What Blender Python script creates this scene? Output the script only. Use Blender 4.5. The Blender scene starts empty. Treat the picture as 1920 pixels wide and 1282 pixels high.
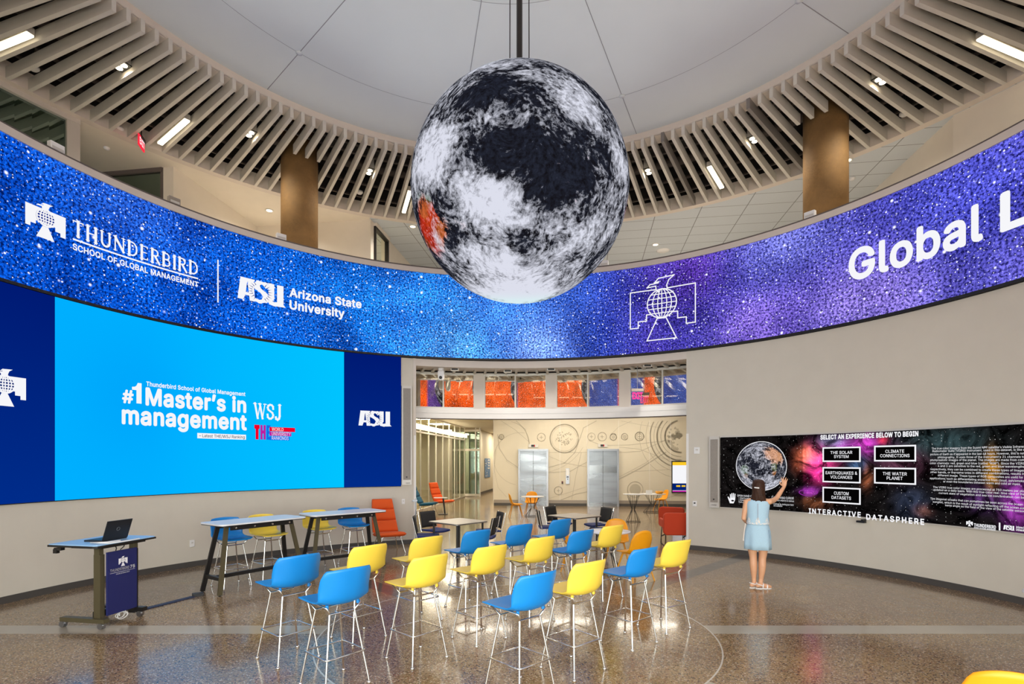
import bpy, math, random
from math import sin, cos, pi, sqrt, radians as RAD, degrees as DEG, atan2
from mathutils import Vector, Matrix

sc = bpy.context.scene
COL = sc.collection
random.seed(7)

ZD_ = 9.43                                          # height of the round ceiling

# ------------------------------------------------------------------ camera
F, U0, V0, CH = 1000.0, 953.0, 864.0, 2.0          # focal length and principal point in photo pixels, eye height
CX, CY = 0.042, 6.07                                # centre of the rotunda
cam = bpy.data.cameras.new('camera'); camo = bpy.data.objects.new('camera', cam); COL.objects.link(camo)
cam.sensor_width = 36; cam.lens = F / 1920 * 36
cam.shift_x = (960 - U0) / 1920; cam.shift_y = (V0 - 641) / 1920
cam.clip_start = 0.05; cam.clip_end = 200
camo.location = (0, 0, CH); camo.rotation_euler = (pi / 2, 0, 0)
sc.camera = camo

# ------------------------------------------------------------------ colour management, world
sc.view_settings.view_transform = 'Standard'
sc.view_settings.look = 'None'
sc.view_settings.gamma = 1
sc.view_settings.use_curve_mapping = False
sc.view_settings.exposure = 0.0
sc.cycles.use_denoising = True
sc.cycles.max_bounces = 8
sc.cycles.sample_clamp_indirect = 4

def lin(c):
    c = c / 255.0
    return c / 12.92 if c <= 0.04045 else ((c + 0.055) / 1.055) ** 2.4
def rgb(r, g, b, a=1.0): return (lin(r), lin(g), lin(b), a)

w = bpy.data.worlds.new('daylight'); sc.world = w; w.use_nodes = True
w.node_tree.nodes['Background'].inputs[0].default_value = (0.80, 0.88, 1.0, 1)
w.node_tree.nodes['Background'].inputs[1].default_value = 2.4

def area(name, loc, target, sx, sy, power, col=(1, 0.93, 0.84), shape='RECTANGLE', spread=pi):
    l = bpy.data.lights.new(name, 'AREA'); l.shape = shape; l.size = sx; l.size_y = sy
    l.energy = power; l.color = col; l.spread = spread
    o = bpy.data.objects.new(name, l); COL.objects.link(o); o.location = loc
    d = Vector(target) - Vector(loc)
    o.rotation_euler = d.to_track_quat('-Z', 'Y').to_euler()
    return o
def cyl(ang, r, z): return Vector((CX + r * cos(RAD(ang)), CY + r * sin(RAD(ang)), z))

# added fill lamp outside the unseen entrance glazing, standing in for daylight
area('entrance_fill', cyl(270, 8.6, 2.6), cyl(90, 5.0, 2.0), 10.0, 3.8, 1500, (1.0, 0.98, 0.92))
# area lamps added without fixtures to brighten the elevator lobby
for x, y in ((-1.5, 17), (2.0, 17.5), (5.5, 17), (-1, 21), (2.2, 22), (5.6, 21.5)):
    area('lobby_fill', (x, y, 4.62), (x, y, 0), 2.4, .45, 105, (1, 0.91, 0.76))
for x, y in ((-3.0, 22.5), (-2.6, 26), (-0.6, 31), (.0, 35)):
    area('corridor_fill', (x, y, 3.8), (x, y, 0), 1.2, 1.2, 110, (1, 0.88, 0.68))  # added to lift the dark corridor, no fixture built
area('glass_room_fill', (-4.4, 24, 3.7), (-4.4, 24, 0), 1.0, 8.0, 480, (1, 0.88, 0.66))  # added lamp brightening the room behind the corridor glass
# lamps added at parapet height, without fixtures, to brighten the round ceiling
for k in range(8):
    a = 20 + 45 * k
    area('ceiling_fill', cyl(a, 7.24, 6.9), cyl(a + 180, .8, ZD_), 0.3, 0.12, 9, (1, .97, .93), spread=RAD(75))
# lamps added out of view under the gallery ceiling to brighten it
for a, r in ((30, 13), (60, 14), (85, 14), (107, 14.5)):
    area('gallery_fill', cyl(a, r, 9.03), cyl(a, r, 6), 1.0, 1.0, 60, (1, 0.97, 0.93))

# ------------------------------------------------------------------ helpers
def pt(u, v, Y): return Vector(((u - U0) / F * Y, Y, CH - (v - V0) / F * Y))
def flo(u, v):
    Y = CH * F / (v - V0); return Vector(((u - U0) / F * Y, Y, 0))
def atz(u, v, z):
    Y = (CH - z) * F / (v - V0); return Vector(((u - U0) / F * Y, Y, z))
def wallp(u, r):
    t = (u - U0) / F; A = t * t + 1; B = -2 * (t * CX + CY); C = CX * CX + CY * CY - r * r
    Y = (-B + sqrt(B * B - 4 * A * C)) / (2 * A); return t * Y, Y
def wang(u, r):
    x, y = wallp(u, r); return DEG(atan2(y - CY, x - CX))
def wz(u, v, r): return CH - (v - V0) / F * wallp(u, r)[1]

ROOM = set()
class MB:
    """collects shapes into one mesh"""
    def __init__(s): s.v = []; s.f = []; s.sm = []
    def add(s, vs, fs, smooth=False):
        o = len(s.v); s.v += [tuple(x) for x in vs]
        s.f += [tuple(i + o for i in f) for f in fs]; s.sm += [smooth] * len(fs); return s
    def box(s, c, d, rz=0, M=None):
        hx, hy, hz = d[0] / 2, d[1] / 2, d[2] / 2; R = Matrix.Rotation(rz, 3, 'Z') if M is None else M
        vs = [Vector(c) + R @ Vector((x * hx, y * hy, z * hz)) for x in (-1, 1) for y in (-1, 1) for z in (-1, 1)]
        return s.add(vs, [(0, 1, 3, 2), (4, 6, 7, 5), (0, 4, 5, 1), (2, 3, 7, 6), (0, 2, 6, 4), (1, 5, 7, 3)])
    def bar(s, a, b, wd, h, up=(0, 0, 1)):
        """rectangular bar from a to b; wd across, h along up"""
        a = Vector(a); b = Vector(b); d = (b - a).normalized(); up = Vector(up)
        sd = d.cross(up)
        if sd.length < 1e-5: sd = d.cross(Vector((1, 0, 0)))
        sd.normalize(); u2 = sd.cross(d)
        vs = [p + sd * x * wd / 2 + u2 * z * h / 2 for p in (a, b) for x, z in ((-1, -1), (1, -1), (1, 1), (-1, 1))]
        return s.add(vs, [(3, 2, 1, 0), (4, 5, 6, 7), (0, 1, 5, 4), (1, 2, 6, 5), (2, 3, 7, 6), (3, 0, 4, 7)])
    def tube(s, path, rad, n=8, closed=False, dome=False):
        P = [Vector(p) for p in path]; m = len(P)
        if not hasattr(rad, '__len__'): rad = [rad] * m
        rad = list(rad)
        if dome:
            d0 = (P[0] - P[1]).normalized(); d1 = (P[-1] - P[-2]).normalized()
            r0, r1 = rad[0], rad[-1]
            P = [P[0] + d0 * r0 * .95, P[0] + d0 * r0 * .6] + P + [P[-1] + d1 * r1 * .6, P[-1] + d1 * r1 * .95]
            rad = [r0 * .3, r0 * .8] + rad + [r1 * .8, r1 * .3]; m = len(P)
        T = []
        for i in range(m):
            if closed: d = P[(i + 1) % m] - P[i - 1]
            else: d = P[min(i + 1, m - 1)] - P[max(i - 1, 0)]
            T.append(d.normalized())
        nrm = T[0].orthogonal().normalized(); vs = []
        for i in range(m):
            nrm = (nrm - T[i] * nrm.dot(T[i])).normalized(); bn = T[i].cross(nrm)
            vs += [P[i] + (nrm * cos(2 * pi * k / n) + bn * sin(2 * pi * k / n)) * rad[i] for k in range(n)]
        fs = []
        for i in range(m if closed else m - 1):
            j = (i + 1) % m
            fs += [(i * n + k, i * n + (k + 1) % n, j * n + (k + 1) % n, j * n + k) for k in range(n)]
        s.add(vs, fs, True)
        if not closed:
            s.add(vs[:n], [tuple(range(n))[::-1]], True); s.add(vs[-n:], [tuple(range(n))], True)
        return s
    def loft(s, rings, cap=True, smooth=True):
        n = len(rings[0]); vs = [p for r in rings for p in r]; fs = []
        for i in range(len(rings) - 1):
            fs += [(i * n + k, i * n + (k + 1) % n, (i + 1) * n + (k + 1) % n, (i + 1) * n + k) for k in range(n)]
        if cap: fs += [tuple(range(n))[::-1], tuple(range((len(rings) - 1) * n, len(rings) * n))]
        return s.add(vs, fs, smooth)
    def lathe(s, prof, c=(0, 0, 0), n=24, smooth=True, cap=True):
        c = Vector(c)
        return s.loft([[c + Vector((r * cos(2 * pi * k / n), r * sin(2 * pi * k / n), z)) for k in range(n)] for r, z in prof], cap, smooth)
    def prism(s, poly, h, M=None):
        """2-D polygon (x, y) extruded by h along local z"""
        M = M or Matrix(); n = len(poly)
        vs = [M @ Vector((x, y, 0)) for x, y in poly] + [M @ Vector((x, y, h)) for x, y in poly]
        return s.add(vs, [tuple(range(n))[::-1], tuple(range(n, 2 * n))] + [(i, (i + 1) % n, n + (i + 1) % n, n + i) for i in range(n)])
    def grid(s, fn, nu, nv, smooth=True):
        vs = [fn(i / nu, j / nv) for j in range(nv + 1) for i in range(nu + 1)]
        return s.add(vs, [(j * (nu + 1) + i, j * (nu + 1) + i + 1, (j + 1) * (nu + 1) + i + 1, (j + 1) * (nu + 1) + i) for j in range(nv) for i in range(nu)], smooth)
    def arc(s, a0, a1, r0, r1, z0, z1, seg=None):
        """block of a ring wall between angles a0 and a1 (degrees), radii r0 < r1, heights z0 < z1"""
        full = abs(a1 - a0) >= 359.9
        n = seg or max(1, int(abs(a1 - a0) / 1.5)); vs = []
        m = n if full else n + 1
        for i in range(m):
            a = a0 + (a1 - a0) * i / n
            vs += [cyl(a, r0, z0), cyl(a, r1, z0), cyl(a, r1, z1), cyl(a, r0, z1)]
        fs = []
        for i in range(n):
            p, q = i * 4, ((i + 1) % m) * 4
            fs += [(p + k, p + (k + 1) % 4, q + (k + 1) % 4, q + k) for k in range(4)]
        if not full: fs += [(3, 2, 1, 0), (n * 4, n * 4 + 1, n * 4 + 2, n * 4 + 3)]
        if a1 < a0: fs = [f[::-1] for f in fs]
        return s.add(vs, fs)
    def mesh(s, name):
        me = bpy.data.meshes.new(name); me.from_pydata(s.v, [], s.f)
        me.polygons.foreach_set('use_smooth', s.sm); me.update(); return me

def tag(o, label=None, cat=None, group=None, kind=None):
    if label: o['label'] = label
    if cat: o['category'] = cat
    if group: o['group'] = group
    if kind: o['kind'] = kind
    return o
def obj(name, mb, mat, parent=None, world=True, label=None):
    """one mesh object; with world=True the shape is in room coordinates even under an Empty that stands elsewhere"""
    me = mb if isinstance(mb, bpy.types.Mesh) else mb.mesh(name)
    o = bpy.data.objects.new(name, me); COL.objects.link(o)
    if mat and not me.materials: me.materials.append(mat)
    if parent:
        o.parent = parent
        if world:
            if parent.type == 'EMPTY': o.matrix_parent_inverse = Matrix.Translation(-parent.location)
            ROOM.add(o.name)
    if label: o['label'] = label
    return o
def thing(name, label, cat, loc=(0, 0, 0), rz=0, group=None, kind=None):
    o = bpy.data.objects.new(name, None); COL.objects.link(o)
    o.location = loc; o.rotation_euler = (0, 0, rz); o.empty_display_size = .2
    return tag(o, label, cat, group, kind)
def struct(name, mb, mat, parent=None):
    o = obj(name, mb, mat, parent)
    if not parent: o['kind'] = 'structure'
    return o
def dup(root, loc, rz, label, group=None):
    def cp(o, par):
        c = o.copy(); COL.objects.link(c); c.parent = par
        for ch in list(o.children): cp(ch, c)
        return c
    r = cp(root, None); r.location = loc; r.rotation_euler = (0, 0, rz)
    r['label'] = label
    if group: r['group'] = group
    elif 'group' in r: del r['group']
    return r
def bevel(o, w=.006, seg=2):
    m = o.modifiers.new('bevel', 'BEVEL'); m.width = w; m.segments = seg; m.limit_method = 'ANGLE'; return o

# ------------------------------------------------------------------ materials
def mat(name, col, rough=.5, metal=0, spec=.5, **kw):
    m = bpy.data.materials.new(name); m.use_nodes = True
    b = m.node_tree.nodes['Principled BSDF']
    b.inputs['Base Color'].default_value = col; b.inputs['Roughness'].default_value = rough
    b.inputs['Metallic'].default_value = metal; b.inputs['Specular IOR Level'].default_value = spec
    for k, v in kw.items(): b.inputs[k.replace('_', ' ')].default_value = v
    return m
def emit(name, col, strength=1.0):
    m = bpy.data.materials.new(name); m.use_nodes = True; nt = m.node_tree; nt.nodes.clear()
    o = nt.nodes.new('ShaderNodeOutputMaterial'); e = nt.nodes.new('ShaderNodeEmission')
    e.inputs[0].default_value = col; e.inputs[1].default_value = strength
    nt.links.new(e.outputs[0], o.inputs[0]); return m
class NT:
    """tiny node-tree writer: values may be sockets or constants"""
    def __init__(s, m): s.nt = m.node_tree; s.m = m
    def n(s, typ, ins=None, out=0, **props):
        nd = s.nt.nodes.new('ShaderNode' + typ)
        for k, v in props.items(): setattr(nd, k, v)
        for k, v in (ins or {}).items():
            sk = nd.inputs[k]
            if isinstance(v, bpy.types.NodeSocket): s.nt.links.new(v, sk)
            else: sk.default_value = v
        return nd.outputs[out]
    def m2(s, op, a, b=0.0, c=0.0, clamp=False): return s.n('Math', {0: a, 1: b, 2: c}, operation=op, use_clamp=clamp)
    def vm(s, op, a, b=(0, 0, 0), out=0):
        return s.n('VectorMath', {0: a, 1: b}, out, operation=op)
    def mr(s, v, a, b, c=0.0, d=1.0, smooth=True):
        return s.n('MapRange', {0: v, 1: a, 2: b, 3: c, 4: d}, interpolation_type='SMOOTHSTEP' if smooth else 'LINEAR')
    def mix(s, f, a, b, mode='MIX'):
        nd = s.nt.nodes.new('ShaderNodeMix'); nd.data_type = 'RGBA'; nd.blend_type = mode
        for k, v in ((0, f), (6, a), (7, b)):
            if isinstance(v, bpy.types.NodeSocket): s.nt.links.new(v, nd.inputs[k])
            else: nd.inputs[k].default_value = v
        return nd.outputs[2]
    def noise(s, vec, scale, detail=3, rough=.5, out=0, dim='3D', dist=0.0):
        return s.n('TexNoise', {'Vector': vec, 'Scale': scale, 'Detail': detail, 'Roughness': rough, 'Distortion': dist}, out, noise_dimensions=dim)
    def attr(s, name, out=0): return s.n('Attribute', None, out, attribute_name=name)
    def link(s, a, b): s.nt.links.new(a, b)
def empty_mat(name):
    m = bpy.data.materials.new(name); m.use_nodes = True; m.node_tree.nodes.clear()
    return m, NT(m), m.node_tree.nodes.new('ShaderNodeOutputMaterial')
def speckle(m, scale, amt, detail=4):
    """fine mottling of a plain material's own colour, plus a whisper of bump"""
    t = NT(m); b = m.node_tree.nodes['Principled BSDF']; c = b.inputs['Base Color'].default_value[:]
    co = t.n('TexCoord', None, 3)
    nz = t.noise(co, scale, detail)
    k = t.mr(nz, .3, .7, 1 - amt, 1 + amt, False)
    t.link(t.mix(1.0, c, t.n('CombineColor', {0: k, 1: k, 2: k}), 'MULTIPLY'), b.inputs['Base Color'])
    return m

M = {}
M['wall'] = speckle(mat('wall_paint', rgb(207, 199, 184), .75), 3, .02)
M['wall_pale'] = speckle(mat('pale_wall_paint', rgb(228, 219, 202), .75), 3, .02)
M['white'] = mat('white_paint', rgb(232, 228, 222), .5)
M['fascia'] = speckle(mat('beige_fascia_paint', rgb(214, 203, 190), .6), 2, .02)
M['slat'] = speckle(mat('slat_paint', rgb(206, 201, 190), .55), 5, .02)
M['grey_slat'] = mat('grey_slat_paint', rgb(120, 114, 108), .55)
M['ceiling'] = speckle(mat('grey_ceiling_plaster', rgb(222, 228, 224), .85), 1.2, .015)
M['seam'] = mat('ceiling_joint', rgb(150, 151, 151), .9)
M['plenum'] = mat('dark_plenum', rgb(34, 30, 28), .9)
M['duct'] = mat('dark_duct', rgb(62, 54, 50), .6, .3)
M['base'] = mat('rubber_baseboard', rgb(74, 70, 66), .5)
M['dark_trim'] = mat('dark_trim', rgb(92, 82, 76), .45)
M['black'] = mat('black_metal', rgb(26, 24, 22), .4)
M['blackplastic'] = mat('black_plastic', rgb(22, 22, 24), .45)
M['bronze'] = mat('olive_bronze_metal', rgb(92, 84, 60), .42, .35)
M['chrome'] = mat('chrome', rgb(236, 234, 228), .12, 1.0)
M['steel'] = mat('satin_steel', rgb(160, 161, 164), .35, 1.0)
M['alu'] = mat('painted_aluminium', rgb(206, 200, 190), .4, .2)
M['speaker'] = speckle(mat('speaker_grille', rgb(150, 142, 132), .7), 160, .25)
M['blue'] = mat('blue_plastic', rgb(8, 128, 204), .42)
M['yellow'] = mat('yellow_plastic', rgb(243, 211, 74), .42)
M['amber'] = mat('amber_plastic', rgb(240, 160, 6), .45)
M['amberdark'] = mat('amber_leg_paint', rgb(222, 150, 20), .5)
M['orange'] = speckle(mat('orange_fabric', rgb(222, 84, 16), .85), 300, .12)
M['red'] = speckle(mat('rust_red_fabric', rgb(196, 62, 26), .85), 300, .12)
M['teal'] = speckle(mat('teal_fabric', rgb(18, 92, 122), .85), 300, .12)
M['navyseat'] = mat('navy_seat_fabric', rgb(20, 40, 104), .8)
M['mesh'] = speckle(mat('black_mesh_fabric', rgb(36, 34, 32), .8), 200, .2)
M['tabletop'] = mat('white_laminate', rgb(226, 226, 226), .28)
M['taupe'] = mat('taupe_laminate', rgb(150, 138, 124), .35)
M['skin'] = mat('skin', rgb(214, 160, 122), .5)
M['hair'] = speckle(mat('dark_brown_hair', rgb(56, 32, 18), .6, 0, .25), 60, .45)
M['denim'] = speckle(mat('light_blue_cotton', rgb(170, 200, 216), .85), 120, .06)
M['lace'] = mat('ivory_lace', rgb(232, 220, 206), .85)
M['whiteplastic'] = mat('white_plastic', rgb(232, 230, 226), .4)
M['paper'] = mat('paper', rgb(236, 226, 210), .7)
M['lamp'] = emit('lamp_glow', rgb(255, 236, 196), 9.0)
M['lampsoft'] = emit('bar_lamp_glow', rgb(255, 238, 205), 5.0)
M['ewhite'] = emit('display_white', rgb(246, 246, 250), 1.0)
M['enavy'] = emit('display_navy', rgb(0, 34, 116), .9)
M['edeep'] = emit('display_deep_blue', rgb(8, 40, 150), .8)
M['eblack'] = emit('display_black', rgb(6, 5, 5), 1.0)
M['edark'] = emit('display_ink', rgb(40, 34, 60), 1.0)
M['ered'] = emit('display_red', rgb(240, 0, 40), 1.0)
M['emag'] = emit('display_magenta', rgb(190, 30, 160), 1.0)
M['eblue'] = emit('display_blue', rgb(20, 110, 230), 1.0)
M['eyel'] = emit('display_yellow', rgb(250, 200, 40), 1.0)
M['epink'] = emit('exit_letters', rgb(255, 60, 130), 1.6)
M['eexit'] = emit('exit_red', rgb(245, 40, 60), 1.3)

# ------------------------------------------------------------------ procedural materials of large surfaces
def floor_mat():
    m, t, out = empty_mat('polished_terrazzo')
    pos = t.n('NewGeometry', None, 0)
    p = t.vm('SUBTRACT', pos, (0.1, 6.33, 0))
    sx = t.n('SeparateXYZ', {0: p}, 0); sy = t.n('SeparateXYZ', {0: p}, 1)
    r = t.m2('SQRT', t.m2('ADD', t.m2('MULTIPLY', sx, sx), t.m2('MULTIPLY', sy, sy)))
    outside = t.m2('GREATER_THAN', r, 2.27)
    def band(a, hw):
        d = t.m2('ABSOLUTE', t.m2('SUBTRACT', t.m2('MULTIPLY', sy, cos(RAD(a))), t.m2('MULTIPLY', sx, sin(RAD(a)))))
        return t.m2('MULTIPLY', t.m2('LESS_THAN', d, hw), outside)
    light = t.m2('MAXIMUM', band(0, .155), band(90, .155))
    diag = t.m2('MAXIMUM', band(45, .16), band(135, .16))
    front = t.m2('GREATER_THAN', sy, 0)
    dark = t.m2('MULTIPLY', diag, front)
    light = t.m2('MAXIMUM', light, t.m2('MULTIPLY', diag, t.m2('SUBTRACT', 1.0, front)))
    ring = t.m2('LESS_THAN', t.m2('ABSOLUTE', t.m2('SUBTRACT', r, 2.27)), .008)
    vor = t.nt.nodes.new('ShaderNodeTexVoronoi'); vor.voronoi_dimensions = '2D'; vor.inputs['Scale'].default_value = 88
    t.link(pos, vor.inputs['Vector'])
    rnd = t.n('SeparateColor', {0: vor.outputs['Color']}, 0); rnd2 = t.n('SeparateColor', {0: vor.outputs['Color']}, 1)
    big = t.noise(pos, .9, 3)
    base = t.mix(t.mr(big, .35, .65), rgb(150, 124, 94), rgb(170, 143, 102))
    chip = t.mix(t.mr(rnd, .0, .30), rgb(58, 48, 44), base)
    chip = t.mix(t.mr(rnd, .86, .96), chip, rgb(206, 188, 164))
    chip = t.mix(t.m2('MULTIPLY', t.m2('GREATER_THAN', rnd2, .9), .6), chip, rgb(128, 70, 54))
    grain = t.noise(pos, 260, 2)
    chip = t.mix(1.0, chip, t.mix(grain, rgb(190, 190, 190), rgb(255, 255, 255)), 'MULTIPLY')
    col = t.mix(light, chip, t.mix(t.mr(big, .3, .7), rgb(160, 152, 136), rgb(172, 165, 148)))
    col = t.mix(dark, col, rgb(84, 78, 72))
    col = t.mix(ring, col, rgb(190, 184, 172))
    b = t.nt.nodes.new('ShaderNodeBsdfPrincipled')
    t.link(col, b.inputs['Base Color'])
    t.link(t.mr(t.noise(pos, 7, 3), .3, .7, .13, .22, False), b.inputs['Roughness'])
    b.inputs['IOR'].default_value = 1.5
    b.inputs['Coat Weight'].default_value = .2; b.inputs['Coat Roughness'].default_value = .06
    t.link(b.outputs[0], out.inputs[0]); return m
def tile_mat():
    m, t, out = empty_mat('acoustic_ceiling_tile')
    pos = t.n('NewGeometry', None, 0)
    a = RAD(8)
    gx = t.vm('DOT_PRODUCT', pos, (cos(a), -sin(a), 0), 1); gy = t.vm('DOT_PRODUCT', pos, (sin(a), cos(a), 0), 1)
    def line(g, period, ph, w):
        q = t.m2('FRACT', t.m2('DIVIDE', t.m2('SUBTRACT', g, ph - period * 20), period))
        return t.m2('LESS_THAN', q, w / period)
    ln = t.m2('MAXIMUM', line(gx, 1.22, .82, .02), line(gy, .61, .23, .016))
    col = t.mix(ln, t.mix(t.noise(pos, 60, 3), rgb(194, 200, 203), rgb(204, 210, 213)), rgb(120, 120, 120))
    b = t.nt.nodes.new('ShaderNodeBsdfPrincipled'); b.inputs['Roughness'].default_value = .9
    t.link(col, b.inputs['Base Color']); t.link(b.outputs[0], out.inputs[0]); return m
def bronze_concrete():
    m = mat('bronze_column_finish', rgb(140, 104, 62), .75, .0, .25)
    t = NT(m); b = m.node_tree.nodes['Principled BSDF']
    co = t.n('TexCoord', None, 3)
    n1 = t.noise(co, 1.3, 5, .6); n2 = t.noise(co, 26, 4, .7)
    c = t.mix(t.mr(n1, .3, .7), rgb(112, 86, 52), rgb(146, 112, 68))
    c = t.mix(t.mr(n2, .35, .75), c, rgb(126, 96, 58))
    t.link(c, b.inputs['Base Color']); return m
def glass(name, tint, mirror, see=(1, 1, 1, 1), rough=0.0):
    """thin pane: part mirror, part clear"""
    m, t, out = empty_mat(name)
    g = t.n('BsdfGlossy', {'Color': tint, 'Roughness': rough}); tr = t.n('BsdfTransparent', {'Color': see})
    t.link(t.n('MixShader', {0: mirror, 1: tr, 2: g}), out.inputs[0]); return m
def elevator_steel():
    m = mat('brushed_elevator_steel', rgb(184, 184, 180), .26, 1.0)
    t = NT(m); b = m.node_tree.nodes['Principled BSDF']
    pos = t.n('NewGeometry', None, 0)
    st = t.vm('MULTIPLY', pos, (.5, .5, 3.2)); n = t.noise(st, .9, 2, .5)
    t.link(t.mix(t.mr(n, .3, .7), rgb(116, 117, 117), rgb(152, 156, 160)), b.inputs['Base Color'])  # soft grey bands in the colour stand in for reflections
    t.link(t.mr(n, .3, .7, .2, .42), b.inputs['Roughness']); return m
M['floor'] = floor_mat(); M['tile'] = tile_mat(); M['column'] = bronze_concrete()
M['mirrorglass'] = glass('clerestory_glass', (.95, .92, .86, 1), .60, (.95, .95, .92, 1))
M['greenglass'] = glass('dark_green_glass', (.55, .68, .62, 1), .30, (.42, .50, .46, 1))
M['clear'] = glass('clear_glass', (1, 1, 1, 1), .06, (.96, .98, .97, 1))
M['corridorglass'] = glass('corridor_glass', (.95, .93, .85, 1), .38, (.80, .84, .78, 1), .02)
M['elevator'] = elevator_steel()
M['mural'] = mat('mural_line_print', rgb(184, 175, 155), .7)
M['lobbywall'] = speckle(mat('lobby_wall_panel', rgb(214, 204, 182), .6), 2, .015)

# ------------------------------------------------------------------ room shell
RW = 7.25
A_L, A_R = wang(780, RW), wang(1287, RW)            # sides of the opening
ZR0, ZR1, ZCAP = 4.497, 6.568, 6.69                  # ribbon display bottom / top, parapet cap
struct('floor', MB().box((-1, 14, -.1), (60, 50, .2)), M['floor'])
struct('wall_left', MB().arc(A_L, 200, RW, RW + .3, 0, ZR0 - .01), M['wall'])
struct('wall_right', MB().arc(-20, A_R, RW, RW + .3, 0, ZR0 - .01), M['wall'])
struct('wall_front', MB().arc(A_R, A_L, RW, RW + .3, 4.315, ZR0 - .01), M['fascia'])
wb = MB().arc(200, 340, RW, RW + .3, 4.0, ZR0 - .01)
struct('wall_back', wb, M['wall'])
wf = MB()
for k in range(15): wf.arc(200 + 10 * k - .5, 200 + 10 * k + .5, RW + .05, RW + .2, 0, 4.0, 1)
wf.arc(200, 340, RW + .05, RW + .2, 2.3, 2.38); wf.arc(200, 340, RW + .05, RW + .2, 0, .12)
w9 = struct('window_9', wf, M['alu'])
struct('pane', MB().arc(200, 340, RW + .11, RW + .12, .12, 4.0), M['clear'], w9)
struct('baseboard_left', MB().arc(A_L + .1, 200, RW - .014, RW + .001, 0, .1), M['base'])
struct('baseboard_right', MB().arc(-20, A_R - .1, RW - .014, RW + .001, 0, .1), M['base'])
# pale edge guards at both sides of the opening
for k, (a, da) in enumerate(((A_L, .42), (A_R, -.42))):
    struct('trim_%d' % (k + 1), MB().arc(min(a, a + da), max(a, a + da), RW - .012, RW + .004, .1, 2.62, 1), M['white'])
struct('trim_3', MB().arc(A_L, A_L + .55, RW - .02, RW + .01, 2.62, 4.49, 1), M['fascia'])
# parapet cap above the ribbon and the gallery slab
struct('trim_4', MB().arc(0, 360, RW - .07, RW + .32, ZR1 + .004, ZCAP), M['fascia'])
struct('trim_5', MB().arc(0, 360, RW - .03, RW + .02, ZCAP, ZCAP + .045), M['dark_trim'])
struct('wall_parapet', MB().arc(0, 360, RW - .02, RW + .3, ZR0 - .01, ZR1 + .004), M['plenum'])
struct('floor_gallery', MB().arc(-10, 190, RW + .3, 30, 6.38, 6.48), M['fascia'])
struct('floor_gallery_back', MB().arc(190, 350, RW + .3, 10.6, 6.38, 6.48), M['fascia'])
struct('wall_gallery_back', MB().arc(180, 379, 10.3, 10.5, 6.48, 9.1), M['wall_pale'])
struct('wall_outer', MB().arc(-12, 192, 30, 30.2, 0, 10.5), M['wall_pale'])
struct('ceiling_sky_block', MB().arc(0, 360, .0, 30.2, 10.45, 10.55), M['plenum'])  # unseen disc added over everything to block sky light

# round flat ceiling with joint lines
ZD = 9.43
struct('ceiling', MB().arc(0, 360, 0, 6.70, ZD, ZD + .12), M['ceiling'])
sm = MB()
for k in range(10):
    a = 28.6 + 36 * k
    sm.bar(cyl(a, .35, ZD - .002), cyl(a, 6.69, ZD - .002), .011, .006)
for r0 in (2.6, 5.3): sm.arc(0, 360, r0, r0 + .005, ZD - .003, ZD + .001)
struct('trim_6', sm, M['seam'])
nd = MB()
for k in range(10): nd.lathe([(.0, 0), (.06, 0), (.06, .012), (0, .012)], cyl(28.6 + 36 * k, 5.3, ZD - .012), 12)
struct('trim_7', nd, M['ceiling'])
# fascia ring round it, ledge above the slats, dark plenum, outer ring
struct('trim_8', MB().arc(0, 360, 6.70, 6.76, 9.27, ZD + .1), M['fascia'])
struct('trim_9', MB().arc(0, 360, 6.70, 7.02, 9.265, 9.29), M['fascia'])
struct('ceiling_plenum', MB().arc(0, 360, 6.76, 10.3, 10.25, 10.35), M['plenum'])
struct('wall_plenum', MB().arc(0, 360, 7.0, 7.04, 9.29, 10.25).arc(0, 360, 10.2, 10.24, 9.3, 10.25), M['plenum'])
struct('trim_10', MB().arc(0, 360, 10.05, 10.24, 9.06, 9.40), M['fascia'])

# the slatted ring: one ceiling fixture, each slat in view a part
ring = thing('slatted_ceiling', 'ring of pale radial slats hanging below the dark plenum around the round ceiling', 'ceiling', (CX, CY, 9.06), kind='structure')
def slat_mb(L0, L1):
    return MB().box(((L0 + L1) / 2, 0, .105), (L1 - L0, .068, .21))
me_full = slat_mb(6.64, 10.06).mesh('slat'); me_full.materials.append(M['slat'])
me_in = slat_mb(6.64, 7.95).mesh('slat'); me_in.materials.append(M['slat'])
me_out = slat_mb(8.95, 10.06).mesh('slat'); me_out.materials.append(M['slat'])
me_grey = slat_mb(6.64, 10.06).mesh('slat'); me_grey.materials.append(M['grey_slat'])
me_half = slat_mb(6.64, 8.55).mesh('slat'); me_half.materials.append(M['slat'])
left = [111.14 + 1.944 * k for k in range(33)]
right = [65.31 - 1.925 * k for k in range(29)]
mid = [65.31 + 45.83 / 24 * k for k in range(1, 24)]
COLA, COLB = 126.8, 38.0
def slat(me, a):
    o = bpy.data.objects.new('slat', me); COL.objects.link(o); o.parent = ring; o.rotation_euler = (0, 0, RAD(a)); return o
for a in left + mid + right:
    near = min(abs(a - COLA), abs(a - COLB))
    if near < 3.3: slat(me_in, a); slat(me_out, a)
    elif abs(a - 129.6) < .9 or abs(a - 43.9) < .9 or abs(a - 59.8) < .9: slat(me_grey, a)['label'] = 'slat of darker grey'
    else: slat(me_full, a)
rest = MB()
a = right[-1] - 1.93
while a > left[-1] - 360 + 1.0:
    Mx = Matrix.Rotation(RAD(a), 3, 'Z')
    rest.box(Mx @ Vector((8.35, 0, .105)), (3.42, .068, .21), RAD(a)); a -= 1.93
o = obj('slats', rest, M['slat'], ring, world=False); o['kind'] = 'stuff'
rl = MB()
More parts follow.
